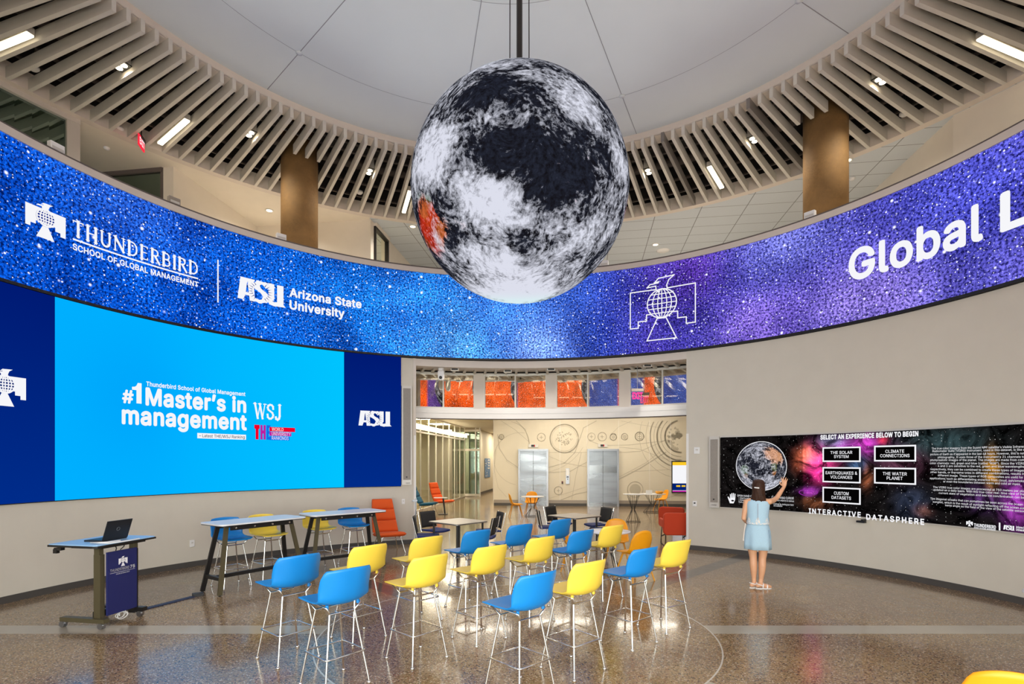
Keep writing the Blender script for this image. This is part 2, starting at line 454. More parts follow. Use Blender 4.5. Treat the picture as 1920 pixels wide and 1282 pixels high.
rl.arc(0, 360, 7.5, 7.55, 9.275, 9.315); rl.arc(0, 360, 9.55, 9.6, 9.275, 9.315)
obj('support_rail', rl, M['duct'], ring)
# ducts and pipes in the plenum
for k, (r, z, rad) in enumerate(((7.5, 9.97, .18), (9.3, 10.03, .14), (9.75, 9.75, .05), (7.85, 9.7, .04))):
    tag(obj('ceiling_pipe' if rad < .1 else 'air_duct', MB().tube([cyl(5 * j, r, z) for j in range(72)], rad, 10, True), M['duct']),
        ('wide round duct near the inner edge of the plenum above the slats', 'round duct near the outer edge of the plenum above the slats',
         'thin pipe along the outer edge of the plenum', 'thin pipe in the middle of the plenum above the slats')[k], 'duct' if rad > .1 else 'pipe')

# columns through the slat ring
def column(a, label):
    x, y = cyl(a, 8.46, 0)[:2]
    t = thing('column', label, 'column', (x, y, 6.48))
    obj('shaft', MB().lathe([(.42, 0), (.42, 3.6)], (0, 0, 0), 48), M['column'], t, False)
    obj('base_ring', MB().lathe([(.44, 0), (.44, .12), (.42, .13), (.42, .0)], (0, 0, 0), 48), M['bronze'], t, False)
    return t
column(COLA, 'round bronze-brown column rising behind the blue half of the ribbon display')
column(COLB, 'round bronze-brown column rising behind the purple half of the ribbon display')

# gallery ceilings and walls beyond the slat ring
struct('ceiling_gallery_tile', MB().arc(20, 113.3, 10.24, 28, 9.06, 9.12), M['tile'])
struct('ceiling_gallery_plaster', MB().arc(113.3, 200, 10.24, 28, 9.06, 9.12), M['wall_pale'])
g8 = Vector((sin(RAD(8)), cos(RAD(8)), 0)); h8 = Vector((cos(RAD(8)), -sin(RAD(8)), 0))
def vwall(name, p, d, L, th, z0, z1, m, side=1):
    """vertical wall slab from p along d, thickness th to the side away from the viewer"""
    p = Vector((p[0], p[1], 0)); q = p + d * L; n = Vector((-d.y, d.x, 0)) * side
    c = (p + q) / 2 + n * th / 2; c.z = (z0 + z1) / 2
    return struct(name, MB().box(c, (L, th, z1 - z0), atan2(d.y, d.x)), m)
vwall('wall_gallery_right', (9.12, 10.9), g8, 12, .2, 6.48, 9.06, M['wall_pale'], -1)
struct('wall_gallery_curve', MB().arc(-12, 28.1, 10.26, 10.5, 6.48, 9.06), M['wall_pale'])
vwall('wall_gallery_side', (-8.03, 12.79), g8, 3.32, .27, 6.48, 9.06, M['wall_pale'], 1)
vwall('wall_gallery_far', (-7.6, 16.08), h8, 3.6, .2, 6.48, 9.06, M['wall_pale'], 1)
pC = Vector((-4.02, 15.58, 0))
vwall('wall_gallery_return', pC - g8 * .0, g8, .24, .2, 6.48, 9.06, M['wall_pale'], 1)
vwall('wall_gallery_return_far', pC + g8 * 1.33, g8, 8, .2, 6.48, 9.06, M['wall_pale'], 1)
wq = MB(); zt = 8.97
for k0, k1, z0, z1 in ((.24, .30, 6.5, zt), (1.27, 1.33, 6.5, zt), (.24, 1.33, zt - .06, zt), (.24, 1.33, 6.5, 7.05)):
    a0 = pC + g8 * k0; a1 = pC + g8 * k1
    wq.bar(a0 + Vector((0, 0, (z0 + z1) / 2)), a1 + Vector((0, 0, (z0 + z1) / 2)), .12, z1 - z0)
w5 = struct('window_5', wq, M['black'])
a0 = pC + g8 * .3; a1 = pC + g8 * 1.27
struct('pane', MB().bar(a0 + Vector((0, 0, 8)), a1 + Vector((0, 0, 8)), .02, 1.9), M['clear'], w5)
struct('wall_gallery_over', MB().bar(pC + g8 * .24 + Vector((0, 0, 9.015)), pC + g8 * 1.33 + Vector((0, 0, 9.015)), .2, .09), M['wall_pale'])
vwall('wall_gallery_room', pC + g8 * 4 - h8 * 3.5, h8, 3.3, .1, 6.48, 9.06, M['wall_pale'], 1)
area('glazed_room_fill', pC + g8 * 1.2 - h8 * 1.6 + Vector((0, 0, 9.0)), pC + g8 * 1.2 - h8 * 1.6 + Vector((0, 0, 7)), .8, .8, 60, (1, .9, .66))  # lamp added behind the pane to make the room look lit
# dark glazed office fronts on the gallery's left
w6 = MB()
dg = MB()
w6.arc(165.6, 166.6, 10.22, 10.34, 6.48, 9.06, 1); aP0_, aP1_ = wang(147, 10.3), wang(122, 10.3)
w6.arc(aP0_, aP1_, 10.22, 10.5, 6.48, 9.06, 1); w6.arc(aP0_, 175, 10.2, 10.34, 8.96, 9.06)
w6 = struct('window_6', w6, M['alu'])
struct('pane', MB().arc(aP1_, 175, 10.28, 10.29, 6.48, 8.96), M['greenglass'], w6)
struct('wall_office', MB().arc(148, 176, 13.2, 13.3, 6.48, 9.06), M['lobbywall'])
pD = Vector((-8.32, 12.86, 0))
w7 = struct('window_7', MB().bar(pD + Vector((0, 0, 9.01)), pD - h8 * 2.4 + Vector((0, 0, 9.01)), .1, .1).bar(pD + Vector((0, 0, 6.48)), pD + Vector((0, 0, 9.06)), .06, .1), M['dark_trim'])
struct('pane', MB().bar(pD + Vector((0, 0, 7.75)), pD - h8 * 2.4 + Vector((0, 0, 7.75)), .012, 2.44), M['greenglass'], w7)

# ------------------------------------------------------------------ the opening: ribbed soffit, clerestory, bulkhead
RB = 8.35
struct('ceiling_soffit', MB().arc(48, 116, RW + .3, RB + .3, 4.40, 4.46), M['fascia'])
rb = MB()
for k in range(34):
    a = 50 + 1.94 * k
    p0, p1 = cyl(a, RW + .3, 4.365), cyl(a, RB - .02, 4.365); rb.bar(p0, p1, .06, .07)
struct('trim_11', rb, M['slat'])
bh = MB()
bh.arc(48, 116, RB - .03, RB + .16, 3.275, 3.40); bh.arc(48, 116, RB - .03, RB + .16, 3.135, 3.265); bh.arc(48, 116, RB - .015, RB + .14, 3.26, 3.28)
struct('wall_bulkhead', bh, M['white'])
struct('trim_12', MB().arc(48, 116, RB - .035, RB + .17, 3.12, 3.136), M['dark_trim'])
units = [(776, 890, 831), (907, 1025, 966), (1042, 1163, 1102), (1180, 1292, 1242)]
def ua(u): return wang(u, RB)
PANE_YAW = [-8, -8, -8, -6, -5, -3, 0, 0]
post = MB()
for u0, u1 in ((892, 905), (1027, 1040), (1165, 1178)): post.arc(ua(u1 + 3), ua(u0 - 3), RB - .03, RB + .1, 3.40, 4.36, 2)
struct('trim_13', post, M['fascia'])
for k, (u0, u1, um) in enumerate(units):
    fr = MB(); a1, a0, am = ua(u0), ua(u1), ua(um); e = .22
    fr.arc(a0, a1, RB - .02, RB + .06, 4.30, 4.36); fr.arc(a0, a1, RB - .02, RB + .06, 3.40, 3.44)
    for c in (a0 + e / 2, am, a1 - e / 2): fr.arc(c - e / 2, c + e / 2, RB - .02, RB + .06, 3.44, 4.30, 1)
    wn = struct('window_%d' % (k + 1), fr, M['alu'])
    for b0, b1 in ((a0 + e, am - e / 2), (am + e / 2, a1 - e)):
        q0, q1 = cyl(b0, RB + .02, 3.87), cyl(b1, RB + .02, 3.87); qm = (q0 + q1) / 2
        yaw = RAD(PANE_YAW.pop(0)); Rz = Matrix.Rotation(yaw, 3, 'Z')    # flat panes, each set at its own slight angle
        struct('pane', MB().bar(qm + Rz @ (q0 - qm), qm + Rz @ (q1 - qm), .01, .86), M['mirrorglass'], wn)
struct('wall_clerestory_upper', MB().arc(45, 118, RB, RB + .1, 4.36, 6.38), M['plenum'])

# ------------------------------------------------------------------ lobby beyond
struct('ceiling_lobby', MB().arc(30, 140, RB + .16, 30, 4.72, 4.80), M['taupe'])
struct('ceiling_corridor', MB().box((-3.4, 31, 3.9), (5.4, 22, .08)), M['lobbywall'])
lc = thing('lobby_slatted_ceiling', 'pale radial slats under the lobby ceiling seen through the clerestory glass', 'ceiling', (CX, CY, 4.36), kind='structure')
ms = MB().box((11.6, 0, .07), (6.2, .07, .14)).mesh('slat'); ms.materials.append(M['slat'])
for k in range(32):
    o = bpy.data.objects.new('slat', ms); COL.objects.link(o); o.parent = lc; o.rotation_euler = (0, 0, RAD(53.5 + 1.94 * k))
vwall('wall_bounce_left', (-5.6, 12.6), g8, 8.6, .2, 0, 4.72, M['lobbywall'], 1)  # unseen wall added to bounce light inside the lobby
vwall('wall_bounce_right', (8.6, 11.0), g8, 13, .2, 0, 4.72, M['lobbywall'], -1)  # unseen too, added for bounce light on this side
e5 = Vector((cos(RAD(5)), -sin(RAD(5)), 0)); EP = Vector((-.67, 24.0, 0)); EN = Vector((-e5.y, e5.x, 0))
def elev(u, v, off=0.0):
    """point on the elevator wall seen at a photo pixel, off metres in front of it"""
    d = Vector(((u - U0) / F, 1, -(v - V0) / F)); c = (EP - EN * off).dot(EN)
    s = c / d.dot(EN); return Vector((0, 0, CH)) + d * s
vwall('wall_elevator', (EP.x, EP.y), e5, 11, .4, 0, 4.72, M['lobbywall'], 1)
def estrip(mb, u0, u1, z0, z1, off, th):
    a = elev(u0, 900, off); b = elev(u1, 900, off); a.z = b.z = (z0 + z1) / 2
    return mb.bar(a - EN * th / 2, b - EN * th / 2, th, z1 - z0)
bs = MB(); tn = MB()
for u0, u1 in ((926, 971), (1029, 1100), (1161, 1320)):
    estrip(bs, u0, u1, 0, .12, .0, .02); estrip(tn, u0, u1, .12, .26, 0, .012)
struct('baseboard_elevator', bs, M['base']); struct('trim_14', tn, M['taupe'])
sj = MB()
for u in (925.5, 1050, 1101, 1160, 1218, 1257):
    a = elev(u, 788, .004); b = elev(u, 938, .004); sj.bar(a, b, .012, .006, EN)
struct('trim_15', sj, M['white'])
for k, (u0, u1) in enumerate(((972, 1028), (1101, 1160))):
    a = elev(u0, 900); b = elev(u1, 900); a.z = b.z = 0; zt = 2.46
    fr = MB(); L = (b - a).length; d = (b - a).normalized()
    for q in (a, b - d * .08): fr.bar(q + d * .04 + Vector((0, 0, 0)) - EN * .05, q + d * .04 + Vector((0, 0, zt)) - EN * .05, .08, .12, EN)
    fr.bar(a + Vector((0, 0, zt + .03)) - EN * .05, b + Vector((0, 0, zt + .03)) - EN * .05, .12, .08)
    dr = struct('door_%d' % (k + 1), fr, M['steel'])
    for s0, s1 in ((.08, L / 2 - .008), (L / 2 + .008, L - .08)):
        p = a + d * s0; q = a + d * s1; p.z = q.z = zt / 2
        struct('panel', MB().bar(p - EN * .02, q - EN * .02, .04, zt), M['elevator'], dr)
    struct('gap', MB().bar(a + d * (L / 2) - EN * .012, a + d * (L / 2) - EN * .012 + Vector((0, 0, zt)), .02, .01, EN), M['black'], dr)
# corridor: glazed side with a line of light, glazed end, end wall
gA = Vector((-3.62, 20.8, 0)); gB = Vector((-2.42, 29.5, 0)); gd = (gB - gA).normalized()
fr = MB(); n = 11
for k in range(n + 1):
    p = gA - gd * 4 + (gB - gA + gd * 4) * k / n; fr.bar(p, p + Vector((0, 0, 3.86)), .05, .05, gd)
for z in (.03, 3.16, 3.84): fr.bar(gA - gd * 4 + Vector((0, 0, z)), gB + Vector((0, 0, z)), .06, .07)
w8 = struct('window_8', fr, M['alu'])
struct('pane', MB().bar(gA - gd * 4 + Vector((0, 0, 1.93)), gB + Vector((0, 0, 1.93)), .012, 3.7), M['corridorglass'], w8)
vwall('wall_corridor_room', (gA - gd * 4 - Vector((2.4, -.2, 0)))[:2], g8, 14, .15, 0, 3.86, M['lobbywall'], 1)
bl = MB().bar(gA - gd * 4 + Vector((.12, 0, 3.36)), gB + Vector((.12, 0, 3.36)), .05, .16)
tag(obj('corridor_light_strip', bl, M['lampsoft']), 'long glowing light strip along the top of the corridor glass wall', 'light')
vwall('wall_corridor_end', (-1.66, 31.8), g8, 8, .2, 0, 3.86, M['lobbywall'], 1)
vwall('baseboard_corridor', (-1.66, 31.8), g8, 8, .02, 0, .14, M['base'], -1)
vwall('wall_corridor_far', (-3.0, 37.5), h8, 4, .2, 0, 3.86, M['lobbywall'], 1)
p0 = pt(871, 900, 30.0); p1 = pt(900, 900, 29.8); p0.z = p1.z = 0
fr = MB()
for k in (0, .72, 1.0):
    p = p0.lerp(p1, k); fr.bar(p, p + Vector((0, 0, 3.86)), .07, .07, (0, 1, 0))
for z in (.1, 2.62, 3.7): fr.bar(p0 + Vector((0, 0, z)), p1 + Vector((0, 0, z)), .08, .12)
d3 = struct('door_3', fr, M['alu'])
struct('pane', MB().bar(p0 + Vector((0, 0, 1.9)), p1 + Vector((0, 0, 1.9)), .012, 3.6), M['greenglass'], d3)

# ------------------------------------------------------------------ lettering and flat marks
import os
try:
    FONT = bpy.data.fonts.load(os.path.join(bpy.utils.system_resource('DATAFILES'), 'fonts', 'Inter.woff2'))
except Exception:
    FONT = None                                     # Blender's built-in face
from mathutils.geometry import delaunay_2d_cdt
_GL = {}
def glyph(ch, res):
    """one filled letter: its outlines (which may overlap) united by winding number"""
    if (ch, res) in _GL: return _GL[(ch, res)]
    cu = bpy.data.curves.new('t', 'FONT'); cu.body = ch; cu.resolution_u = res; cu.fill_mode = 'NONE'
    if FONT: cu.font = FONT
    o = bpy.data.objects.new('t', cu); COL.objects.link(o)
    me = bpy.data.meshes.new_from_object(o.evaluated_get(bpy.context.evaluated_depsgraph_get()))
    nb = {}
    for e in me.edges:
        a, b = e.vertices; nb.setdefault(a, []).append(b); nb.setdefault(b, []).append(a)
    P = [(v.co.x, v.co.y) for v in me.vertices]; seen = set(); loops = []
    for s0 in nb:
        if s0 in seen: continue
        lp = [s0]; seen.add(s0)
        while True:
            nx = [k for k in nb[lp[-1]] if k not in seen]
            if not nx: break
            # keep the drawing direction: outlines are stored in order
            k = lp[-1] + 1 if lp[-1] + 1 in nx else nx[0]
            lp.append(k); seen.add(k)
        if len(lp) > 2: loops.append(lp)
    bpy.data.objects.remove(o); bpy.data.curves.remove(cu); bpy.data.meshes.remove(me)
    if not loops: _GL[(ch, res)] = ([], []); return _GL[(ch, res)]
    L = [[P[k] for k in lp] for lp in loops]; vs = []; ed = []
    for pts in L:
        o_ = len(vs); n_ = len(pts); vs += [Vector(p) for p in pts]; ed += [(o_ + k, o_ + (k + 1) % n_) for k in range(n_)]
    ov, oe, of = delaunay_2d_cdt(vs, ed, [], 0, 1e-6, False)[:3]
    def inside(x, y):
        w_ = 0
        for pts in L:
            for (x0, y0), (x1, y1) in zip(pts, pts[1:] + pts[:1]):
                if (y0 <= y) != (y1 <= y):
                    s_ = (x1 - x0) * (y - y0) - (x - x0) * (y1 - y0)
                    if y1 > y0 and s_ > 0: w_ += 1
                    elif y1 < y0 and s_ < 0: w_ -= 1
        return w_ != 0
    keep = [tuple(f) for f in of if inside(sum(ov[k].x for k in f) / len(f), sum(ov[k].y for k in f) / len(f))]
    _GL[(ch, res)] = ([(v.x, v.y) for v in ov], keep); return _GL[(ch, res)]
def advance(body):
    """right edge of each letter's cell, measured with the font's own spacing"""
    cu = bpy.data.curves.new('t', 'FONT'); cu.body = body; cu.resolution_u = 1; cu.fill_mode = 'NONE'
    if FONT: cu.font = FONT
    o = bpy.data.objects.new('t', cu); COL.objects.link(o)
    me = bpy.data.meshes.new_from_object(o.evaluated_get(bpy.context.evaluated_depsgraph_get()))
    w_ = max((v.co.x for v in me.vertices), default=0)
    bpy.data.objects.remove(o); bpy.data.curves.remove(cu); bpy.data.meshes.remove(me); return w_
_AD = {}
def cell(ch):
    if ch not in _AD: _AD[ch] = advance('H' + ch + 'H') - advance('HH')
    return _AD[ch]
def font_shape(body, bold=0.0, shear=0.0, space=1.0, res=3):
    vs = []; fs = []; x = 0
    for ch in body:
        v, f = glyph(ch, res); o = len(vs)
        vs += [(x + p + shear * q, q) for p, q in v]; fs += [tuple(k + o for k in t_) for t_ in f]
        x += cell(ch) * space + bold * .8
    return vs, fs
_H = font_shape('H')[0]; CAP = max(y for x, y in _H) - min(y for x, y in _H)
def put_text(mb, body, fn, x0, y0, width, cap, bold=0.0, shear=0.0, space=1.0, res=3):
    """text in the flat frame of fn: left edge x0, baseline y0, given overall width and capital height"""
    vs, fs = font_shape(body, bold, shear, space, res)
    bold *= .9
    a = min(x for x, y in vs); b = max(x for x, y in vs)
    kx = width / (b - a); ky = cap / CAP
    # a heavier cut of the face: the same outline repeated a hair to every side
    D = [(0, 0)] if bold <= .006 else [(bold * cos(pi / 4 * k), bold * sin(pi / 4 * k)) for k in range(8)]
    if bold > .03: D += [(0, 0)]
    for dx, dy in D: mb.add([fn(x0 + (x + dx - a) * kx, y0 + (y + dy) * ky) for x, y in vs], fs)
    return mb
def flat(mb, poly, fn): return mb.add([fn(x, y) for x, y in poly], [tuple(range(len(poly)))])
def rect(mb, x0, y0, x1, y1, fn, n=1):
    for i in range(n):
        a = x0 + (x1 - x0) * i / n; b = x0 + (x1 - x0) * (i + 1) / n
        flat(mb, [(a, y0), (b, y0), (b, y1), (a, y1)], fn)
    return mb
def stroke(mb, pts, w, fn, closed=False):
    """flat polyline of constant width"""
    P = [Vector(p) for p in pts]; m = len(P)
    for i in range(m if closed else m - 1):
        a, b = P[i], P[(i + 1) % m]; d = (b - a)
        if d.length < 1e-6: continue
        d.normalize(); n = Vector((-d.y, d.x)) * w / 2; e = d * w / 2
        flat(mb, [a - e - n, b + e - n, b + e + n, a - e + n], fn)
    return mb
def circ(cx, cy, r, n=40, a0=0, a1=360, ry=None):
    return [(cx + r * cos(RAD(a0 + (a1 - a0) * k / n)), cy + (ry or r) * sin(RAD(a0 + (a1 - a0) * k / n))) for k in range(n + (0 if a1 - a0 == 360 else 1))]
def wall_frame(u, r):
    """flat frame on the round wall: x runs to the right along the wall from photo column u, y is height"""
    a0 = wang(u, r); return lambda x, y: cyl(a0 - DEG(x / r), r, y)
def arcw(u0, u1, r): return RAD(wang(u0, r) - wang(u1, r)) * r

# flared serif capitals (for the school's name and the newspaper initials), on a 1-high body
def serif_letter(ch, w=.0):
    T, t, S = .17, .085, .125   # thick, thin, serif half length
    def V(x, y0=0, y1=1, k=T): return ([(x, y0), (x, y1)], k)
    def sf(x, y, l=S): return ([(x - l, y), (x + l, y)], .05)
    B = []; wd = .8
    if ch == 'T': B = [V(.38), ([(.03, .965), (.73, .965)], .08), ([(.03, .98), (.03, .84)], .05), ([(.73, .98), (.73, .84)], .05), sf(.38, .02)]; wd = .76
    elif ch == 'H': B = [V(.13), V(.72), ([(.13, .52), (.72, .52)], t), sf(.13, .02), sf(.13, .98), sf(.72, .02), sf(.72, .98)]; wd = .86
    elif ch == 'U': B = [([(.13, 1), (.13, .36)] + [(.42 - .29 * cos(RAD(a)), .34 - .31 * sin(RAD(a))) for a in range(10, 175, 15)] + [(.71, .36), (.71, 1)], .13), sf(.13, .98), sf(.71, .98)]; wd = .84
    elif ch == 'N': B = [V(.12, 0, 1, .09), V(.76, 0, 1, .09), ([(.12, .95), (.76, .05)], .17), sf(.12, .02), sf(.10, .98), sf(.76, .98)]; wd = .9
    elif ch == 'D': B = [V(.13), ([(.13, .965), (.34, .965)] + [(.34 + .38 * sin(RAD(a)), .5 + .465 * cos(RAD(a))) for a in range(10, 180, 14)] + [(.34, .035), (.13, .035)], .10), ([(.70, .75), (.73, .5), (.70, .25)], .10), sf(.10, .02), sf(.10, .98)]; wd = .82
    elif ch == 'E': B = [V(.13), ([(.13, .965), (.58, .965), (.58, .86)], .07), ([(.13, .52), (.5, .52)], .07), ([(.13, .035), (.6, .035), (.6, .15)], .07), sf(.1, .02), sf(.1, .98)]; wd = .68
    elif ch in 'RB':
        B = [V(.13), ([(.13, .965), (.36, .965)] + [(.36 + .23 * sin(RAD(a)), .74 + .225 * cos(RAD(a))) for a in range(10, 180, 17)] + [(.36, .515), (.13, .515)], .095), sf(.1, .02), sf(.1, .98)]
        if ch == 'R': B += [([(.36, .5), (.72, .0)], .15)]; wd = .76
        else: B += [([(.36, .515)] + [(.38 + .27 * sin(RAD(a)), .275 + .24 * cos(RAD(a))) for a in range(10, 180, 17)] + [(.36, .035), (.13, .035)], .10)]; wd = .74
    elif ch == 'I': B = [V(.13), sf(.13, .02), sf(.13, .98)]; wd = .26
    elif ch == 'W': B = [([(.06, 1), (.3, .02)], .13), ([(.3, .02), (.5, .95)], .06), ([(.48, .98), (.72, .02)], .13), ([(.72, .02), (.93, 1)], .06), sf(.06, .98), sf(.48, .98), sf(.93, .98)]; wd = 1.0
    elif ch == 'S': B = [([(.60, .70), (.58, .86), (.47, .95), (.33, .97), (.18, .91), (.12, .77), (.18, .63), (.35, .53), (.52, .43), (.60, .28), (.55, .12), (.40, .03), (.26, .03), (.13, .12), (.10, .30)], .12)]; wd = .7
    elif ch == 'J': B = [([(.42, 1), (.42, .22), (.36, .06), (.24, -.02), (.12, .03), (.08, .14)], .14), sf(.42, .98)]; wd = .56
    return B, wd
def serif_text(mb, body, fn, x0, y0, width, cap, gap=.19):
    L = [serif_letter(c) for c in body]; tot = sum(w for _, w in L) + gap * (len(L) - 1); k = width / tot; x = 0
    for B, w in L:
        for pts, wd in B: stroke(mb, [((x + px) * k / cap, py) for px, py in pts], wd, lambda a, b: fn(x0 + a * cap, y0 + b * cap))
        x += w + gap
    return mb

# the bird emblem, one unit wide, top of the wings at y = 0
E_LW = [(.405, 0), (0, 0), (0, -.575), (.125, -.575), (.125, -.475), (.255, -.475), (.255, -.38), (.33, -.38)]
E_RW = [(.66, -.38), (.735, -.385), (.735, -.487), (.865, -.49), (.865, -.59), (1, -.59), (1, 0), (.575, 0)]
E_HEAD = [(.405, 0), (.398, .056), (.263, .046), (.305, .088), (.435, .10), (.446, .117), (.378, .108), (.44, .17), (.68, .184), (.60, .125), (.568, .047), (.575, 0)]
E_TAIL = [(.419, -.456), (.263, -.79), (.715, -.79), (.558, -.456)]
GC = (.492, -.226); GR = .225
def globe_lines(mb, w, fn):
    cx, cy = GC
    for x in (-.62, -.28, .0001, .34, .66):
        stroke(mb, [(cx + GR * x * cos(RAD(a)), cy + GR * sin(RAD(a))) for a in range(-90, 91, 12)], w, fn)
    for y in (-.66, -.34, 0, .34, .66):
        h = sqrt(1 - y * y); stroke(mb, [(cx - GR * h, cy + GR * y), (cx, cy + GR * y - .0), (cx + GR * h, cy + GR * y)], w, fn)
    stroke(mb, circ(cx, cy, GR, 36), w * 1.2, fn, True)
def emblem_filled(parent, m, dark, base, x0, y0, W, lift):
    """base(x, y, off) places a point off metres in front of the display"""
    f1 = lambda x, y: base(x0 + x * W, y0 + y * W, lift); f2 = lambda x, y: base(x0 + x * W, y0 + y * W, lift * 1.6); f3 = lambda x, y: base(x0 + x * W, y0 + y * W, lift * 2.2)
    mb = MB(); flat(mb, E_LW[:1] + E_LW[1:] + [(.40, -.38)], f1); flat(mb, [(.58, -.38)] + E_RW, f1)
    flat(mb, [(.40, 0), (.58, 0), (.58, -.38), (.40, -.38)], f1); flat(mb, E_HEAD, f1); flat(mb, E_TAIL, f1)
    globe_lines(mb, .03, f3); o = obj('bird_emblem', mb, m, parent)
    obj('emblem_globe', flat(MB(), circ(GC[0], GC[1], GR * 1.08), f2), dark, o)
    return o
def emblem_outline(parent, m, base, x0, y0, W, lift):
    f1 = lambda x, y: base(x0 + x * W, y0 + y * W, lift); w = .017; mb = MB()
    stroke(mb, E_LW, w, f1); stroke(mb, E_RW, w, f1); stroke(mb, E_HEAD, w, f1); stroke(mb, E_TAIL, w, f1, True)
    globe_lines(mb, .014, f1); return obj('bird_emblem', mb, m, parent)
def asu_logo(parent, m, dark, fn, fn2, x0, y0, W, Hh):
    mb = MB()
    def G(px): return [fn(x0 + a * W, y0 + b * Hh) for a, b in px]
    def fl(px): mb.add(G(px), [tuple(range(len(px)))])
    # A with slab foot
    fl([(.0, 0), (.13, 0), (.15, .12), (.11, .98), (.04, .90), (.03, 1.0), (.02, 1)][:1] + [(.0, .0), (.12, .0), (.155, .22), (.125, .80), (.06, 1.0)])
    fl([(.06, 1.0), (.125, .80), (.155, .22), (.17, .34), (.19, .75), (.24, 1.0)])
    fl([(.14, .22), (.30, .22), (.30, .36), (.15, .36)]); fl([(.22, 1.0), (.33, 1.0), (.36, 0.0), (.25, 0.0), (.24, .22), (.21, .75)])
    fl([(.05, 1.0), (.36, 1.0), (.34, .88), (.08, .9)])
    # S
    stroke(mb, [(.62, .80), (.56, .92), (.45, .93), (.39, .80), (.42, .64), (.54, .48), (.60, .32), (.56, .12), (.46, .05), (.36, .10)], .135, lambda a, b: fn(x0 + a * W, y0 + b * Hh))
    # U
    fl([(.64, 1.0), (.77, 1.0), (.77, .30), (.70, .10), (.62, .2), (.645, .35)])
    fl([(.62, .25), (.66, .02), (.78, -.04), (.90, .02), (.86, .2), (.77, .16), (.70, .2)])
    fl([(.83, 1.0), (.97, 1.0), (.97, .10), (1.02, 0), (.84, -.02), (.83, .2)])
    o = obj('university_logo', mb, m, parent)
    ray = (MB(), MB()); cx, cy = .47, .5
    for k in range(22):
        a = RAD(360 / 22 * k + 8)
        if abs(cos(a)) < .35: continue
        r0, r1 = .17, .27
        p = lambda r, da: (cx + r * cos(a + da), cy + r * 1.9 * sin(a + da))
        ray[cos(a) > 0].add([fn2(x0 + q[0] * W, y0 + q[1] * Hh) for q in (p(r0, -.055), p(r1, 0), p(r0, .055))], [(0, 1, 2)])
    for q in ray: obj('logo_rays', q, dark, o)
    return o

# ------------------------------------------------------------------ starry ribbon display
def starry(name, grain_scale, strength, attr='tint'):
    m, t, out = empty_mat(name)
    uv = t.n('UVMap', None, 0, uv_map='UVMap')
    tint = t.attr(attr)
    neb = t.mr(t.noise(uv, .8, 5, .62, dim='2D'), .28, .72, .45, 1.65, False)
    g = t.mr(t.noise(uv, grain_scale, 2, .6, dim='2D'), .34, .67, .15, 1.95, False)
    col = t.mix(1.0, tint, t.n('CombineColor', {0: t.m2('MULTIPLY', neb, g), 1: t.m2('MULTIPLY', neb, g), 2: t.m2('MULTIPLY', t.m2('POWER', neb, .7), t.m2('POWER', g, .8))}), 'MULTIPLY')
    tot = None
    for sc_, r0, r1, p in ((2.6, .04, .13, 2.0), (6.5, .03, .17, 2.4), (15, .04, .24, 2.0)):
        v = t.nt.nodes.new('ShaderNodeTexVoronoi'); v.voronoi_dimensions = '2D'; v.inputs['Scale'].default_value = sc_
        t.link(uv, v.inputs['Vector'])
        rr = t.m2('MULTIPLY_ADD', t.m2('POWER', t.n('SeparateColor', {0: v.outputs['Color']}, 0), p), r1 - r0, r0)
        s = t.m2('SUBTRACT', 1.0, t.m2('DIVIDE', v.outputs['Distance'], rr), clamp=True)
        s = t.m2('MULTIPLY', s, t.m2('MULTIPLY', s, t.n('SeparateColor', {0: v.outputs['Color']}, 1)))
        tot = s if tot is None else t.m2('ADD', tot, s)
    st = t.m2('MULTIPLY', tot, 3.2)
    col = t.mix(1.0, col, t.n('CombineColor', {0: st, 1: st, 2: st}), 'ADD')
    e = t.n('Emission', {0: col, 1: strength})
    t.link(e, out.inputs[0]); return m
def shell_grid(name, a0, a1, r, z0, z1, na, nz, tint, m, parent):
    """inward facing piece of the round wall with a tint per vertex and metric texture coordinates"""
    vs = []; tc = []; uvs = []
    for j in range(nz + 1):
        for i in range(na + 1):
            a = a0 + (a1 - a0) * i / na; z = z0 + (z1 - z0) * j / nz
            vs.append(cyl(a, r, z)); tc.append(tint(a, (z - z0) / (z1 - z0))); uvs.append((-RAD(a) * r, z))
    fs = [(j * (na + 1) + i + 1, j * (na + 1) + i, (j + 1) * (na + 1) + i, (j + 1) * (na + 1) + i + 1) for j in range(nz) for i in range(na)]
    if a1 < a0: fs = [f[::-1] for f in fs]
    me = MB().add(vs, fs, True).mesh(name)
    at = me.attributes.new('tint', 'FLOAT_COLOR', 'POINT')
    at.data.foreach_set('color', [c for q in tc for c in (q[0], q[1], q[2], 1.0)])
    ul = me.uv_layers.new(name='UVMap')
    for lp in me.loops: ul.data[lp.index].uv = uvs[lp.vertex_index]
    return obj(name, me, m, parent)
def mixc(a, b, k): k = max(0, min(1, k)); return tuple(x + (y - x) * k for x, y in zip(a, b))
KEYS = [(-60, (.9, .12, .02)), (-25, (.30, .10, .50)), (5, (.12, .10, .52)), (20, (.06, .065, .46)), (38, (.055, .04, .38)), (52, (.05, .045, .40)), (63, (.05, .035, .36)), (72, (.03, .06, .46)), (80, (.03, .10, .55)),
        (95, (.02, .15, .66)), (105, (.012, .17, .70)), (118, (.006, .14, .66)), (135, (.003, .10, .64)), (150, (.002, .075, .55)), (170, (.002, .07, .54)), (200, (.01, .05, .4)), (215, (.03, .08, .42)), (221.8, (.05, .10, .48)), (222.6, (1.0, .11, .01)), (240, (1.0, .13, .014)), (263, (1.0, .11, .01)), (264, (.12, .05, .30)), (281, (.08, .04, .26)), (282, (1.0, .12, .02)), (312, (1.0, .12, .02)), (300 + 360, (1, 1, 1))]
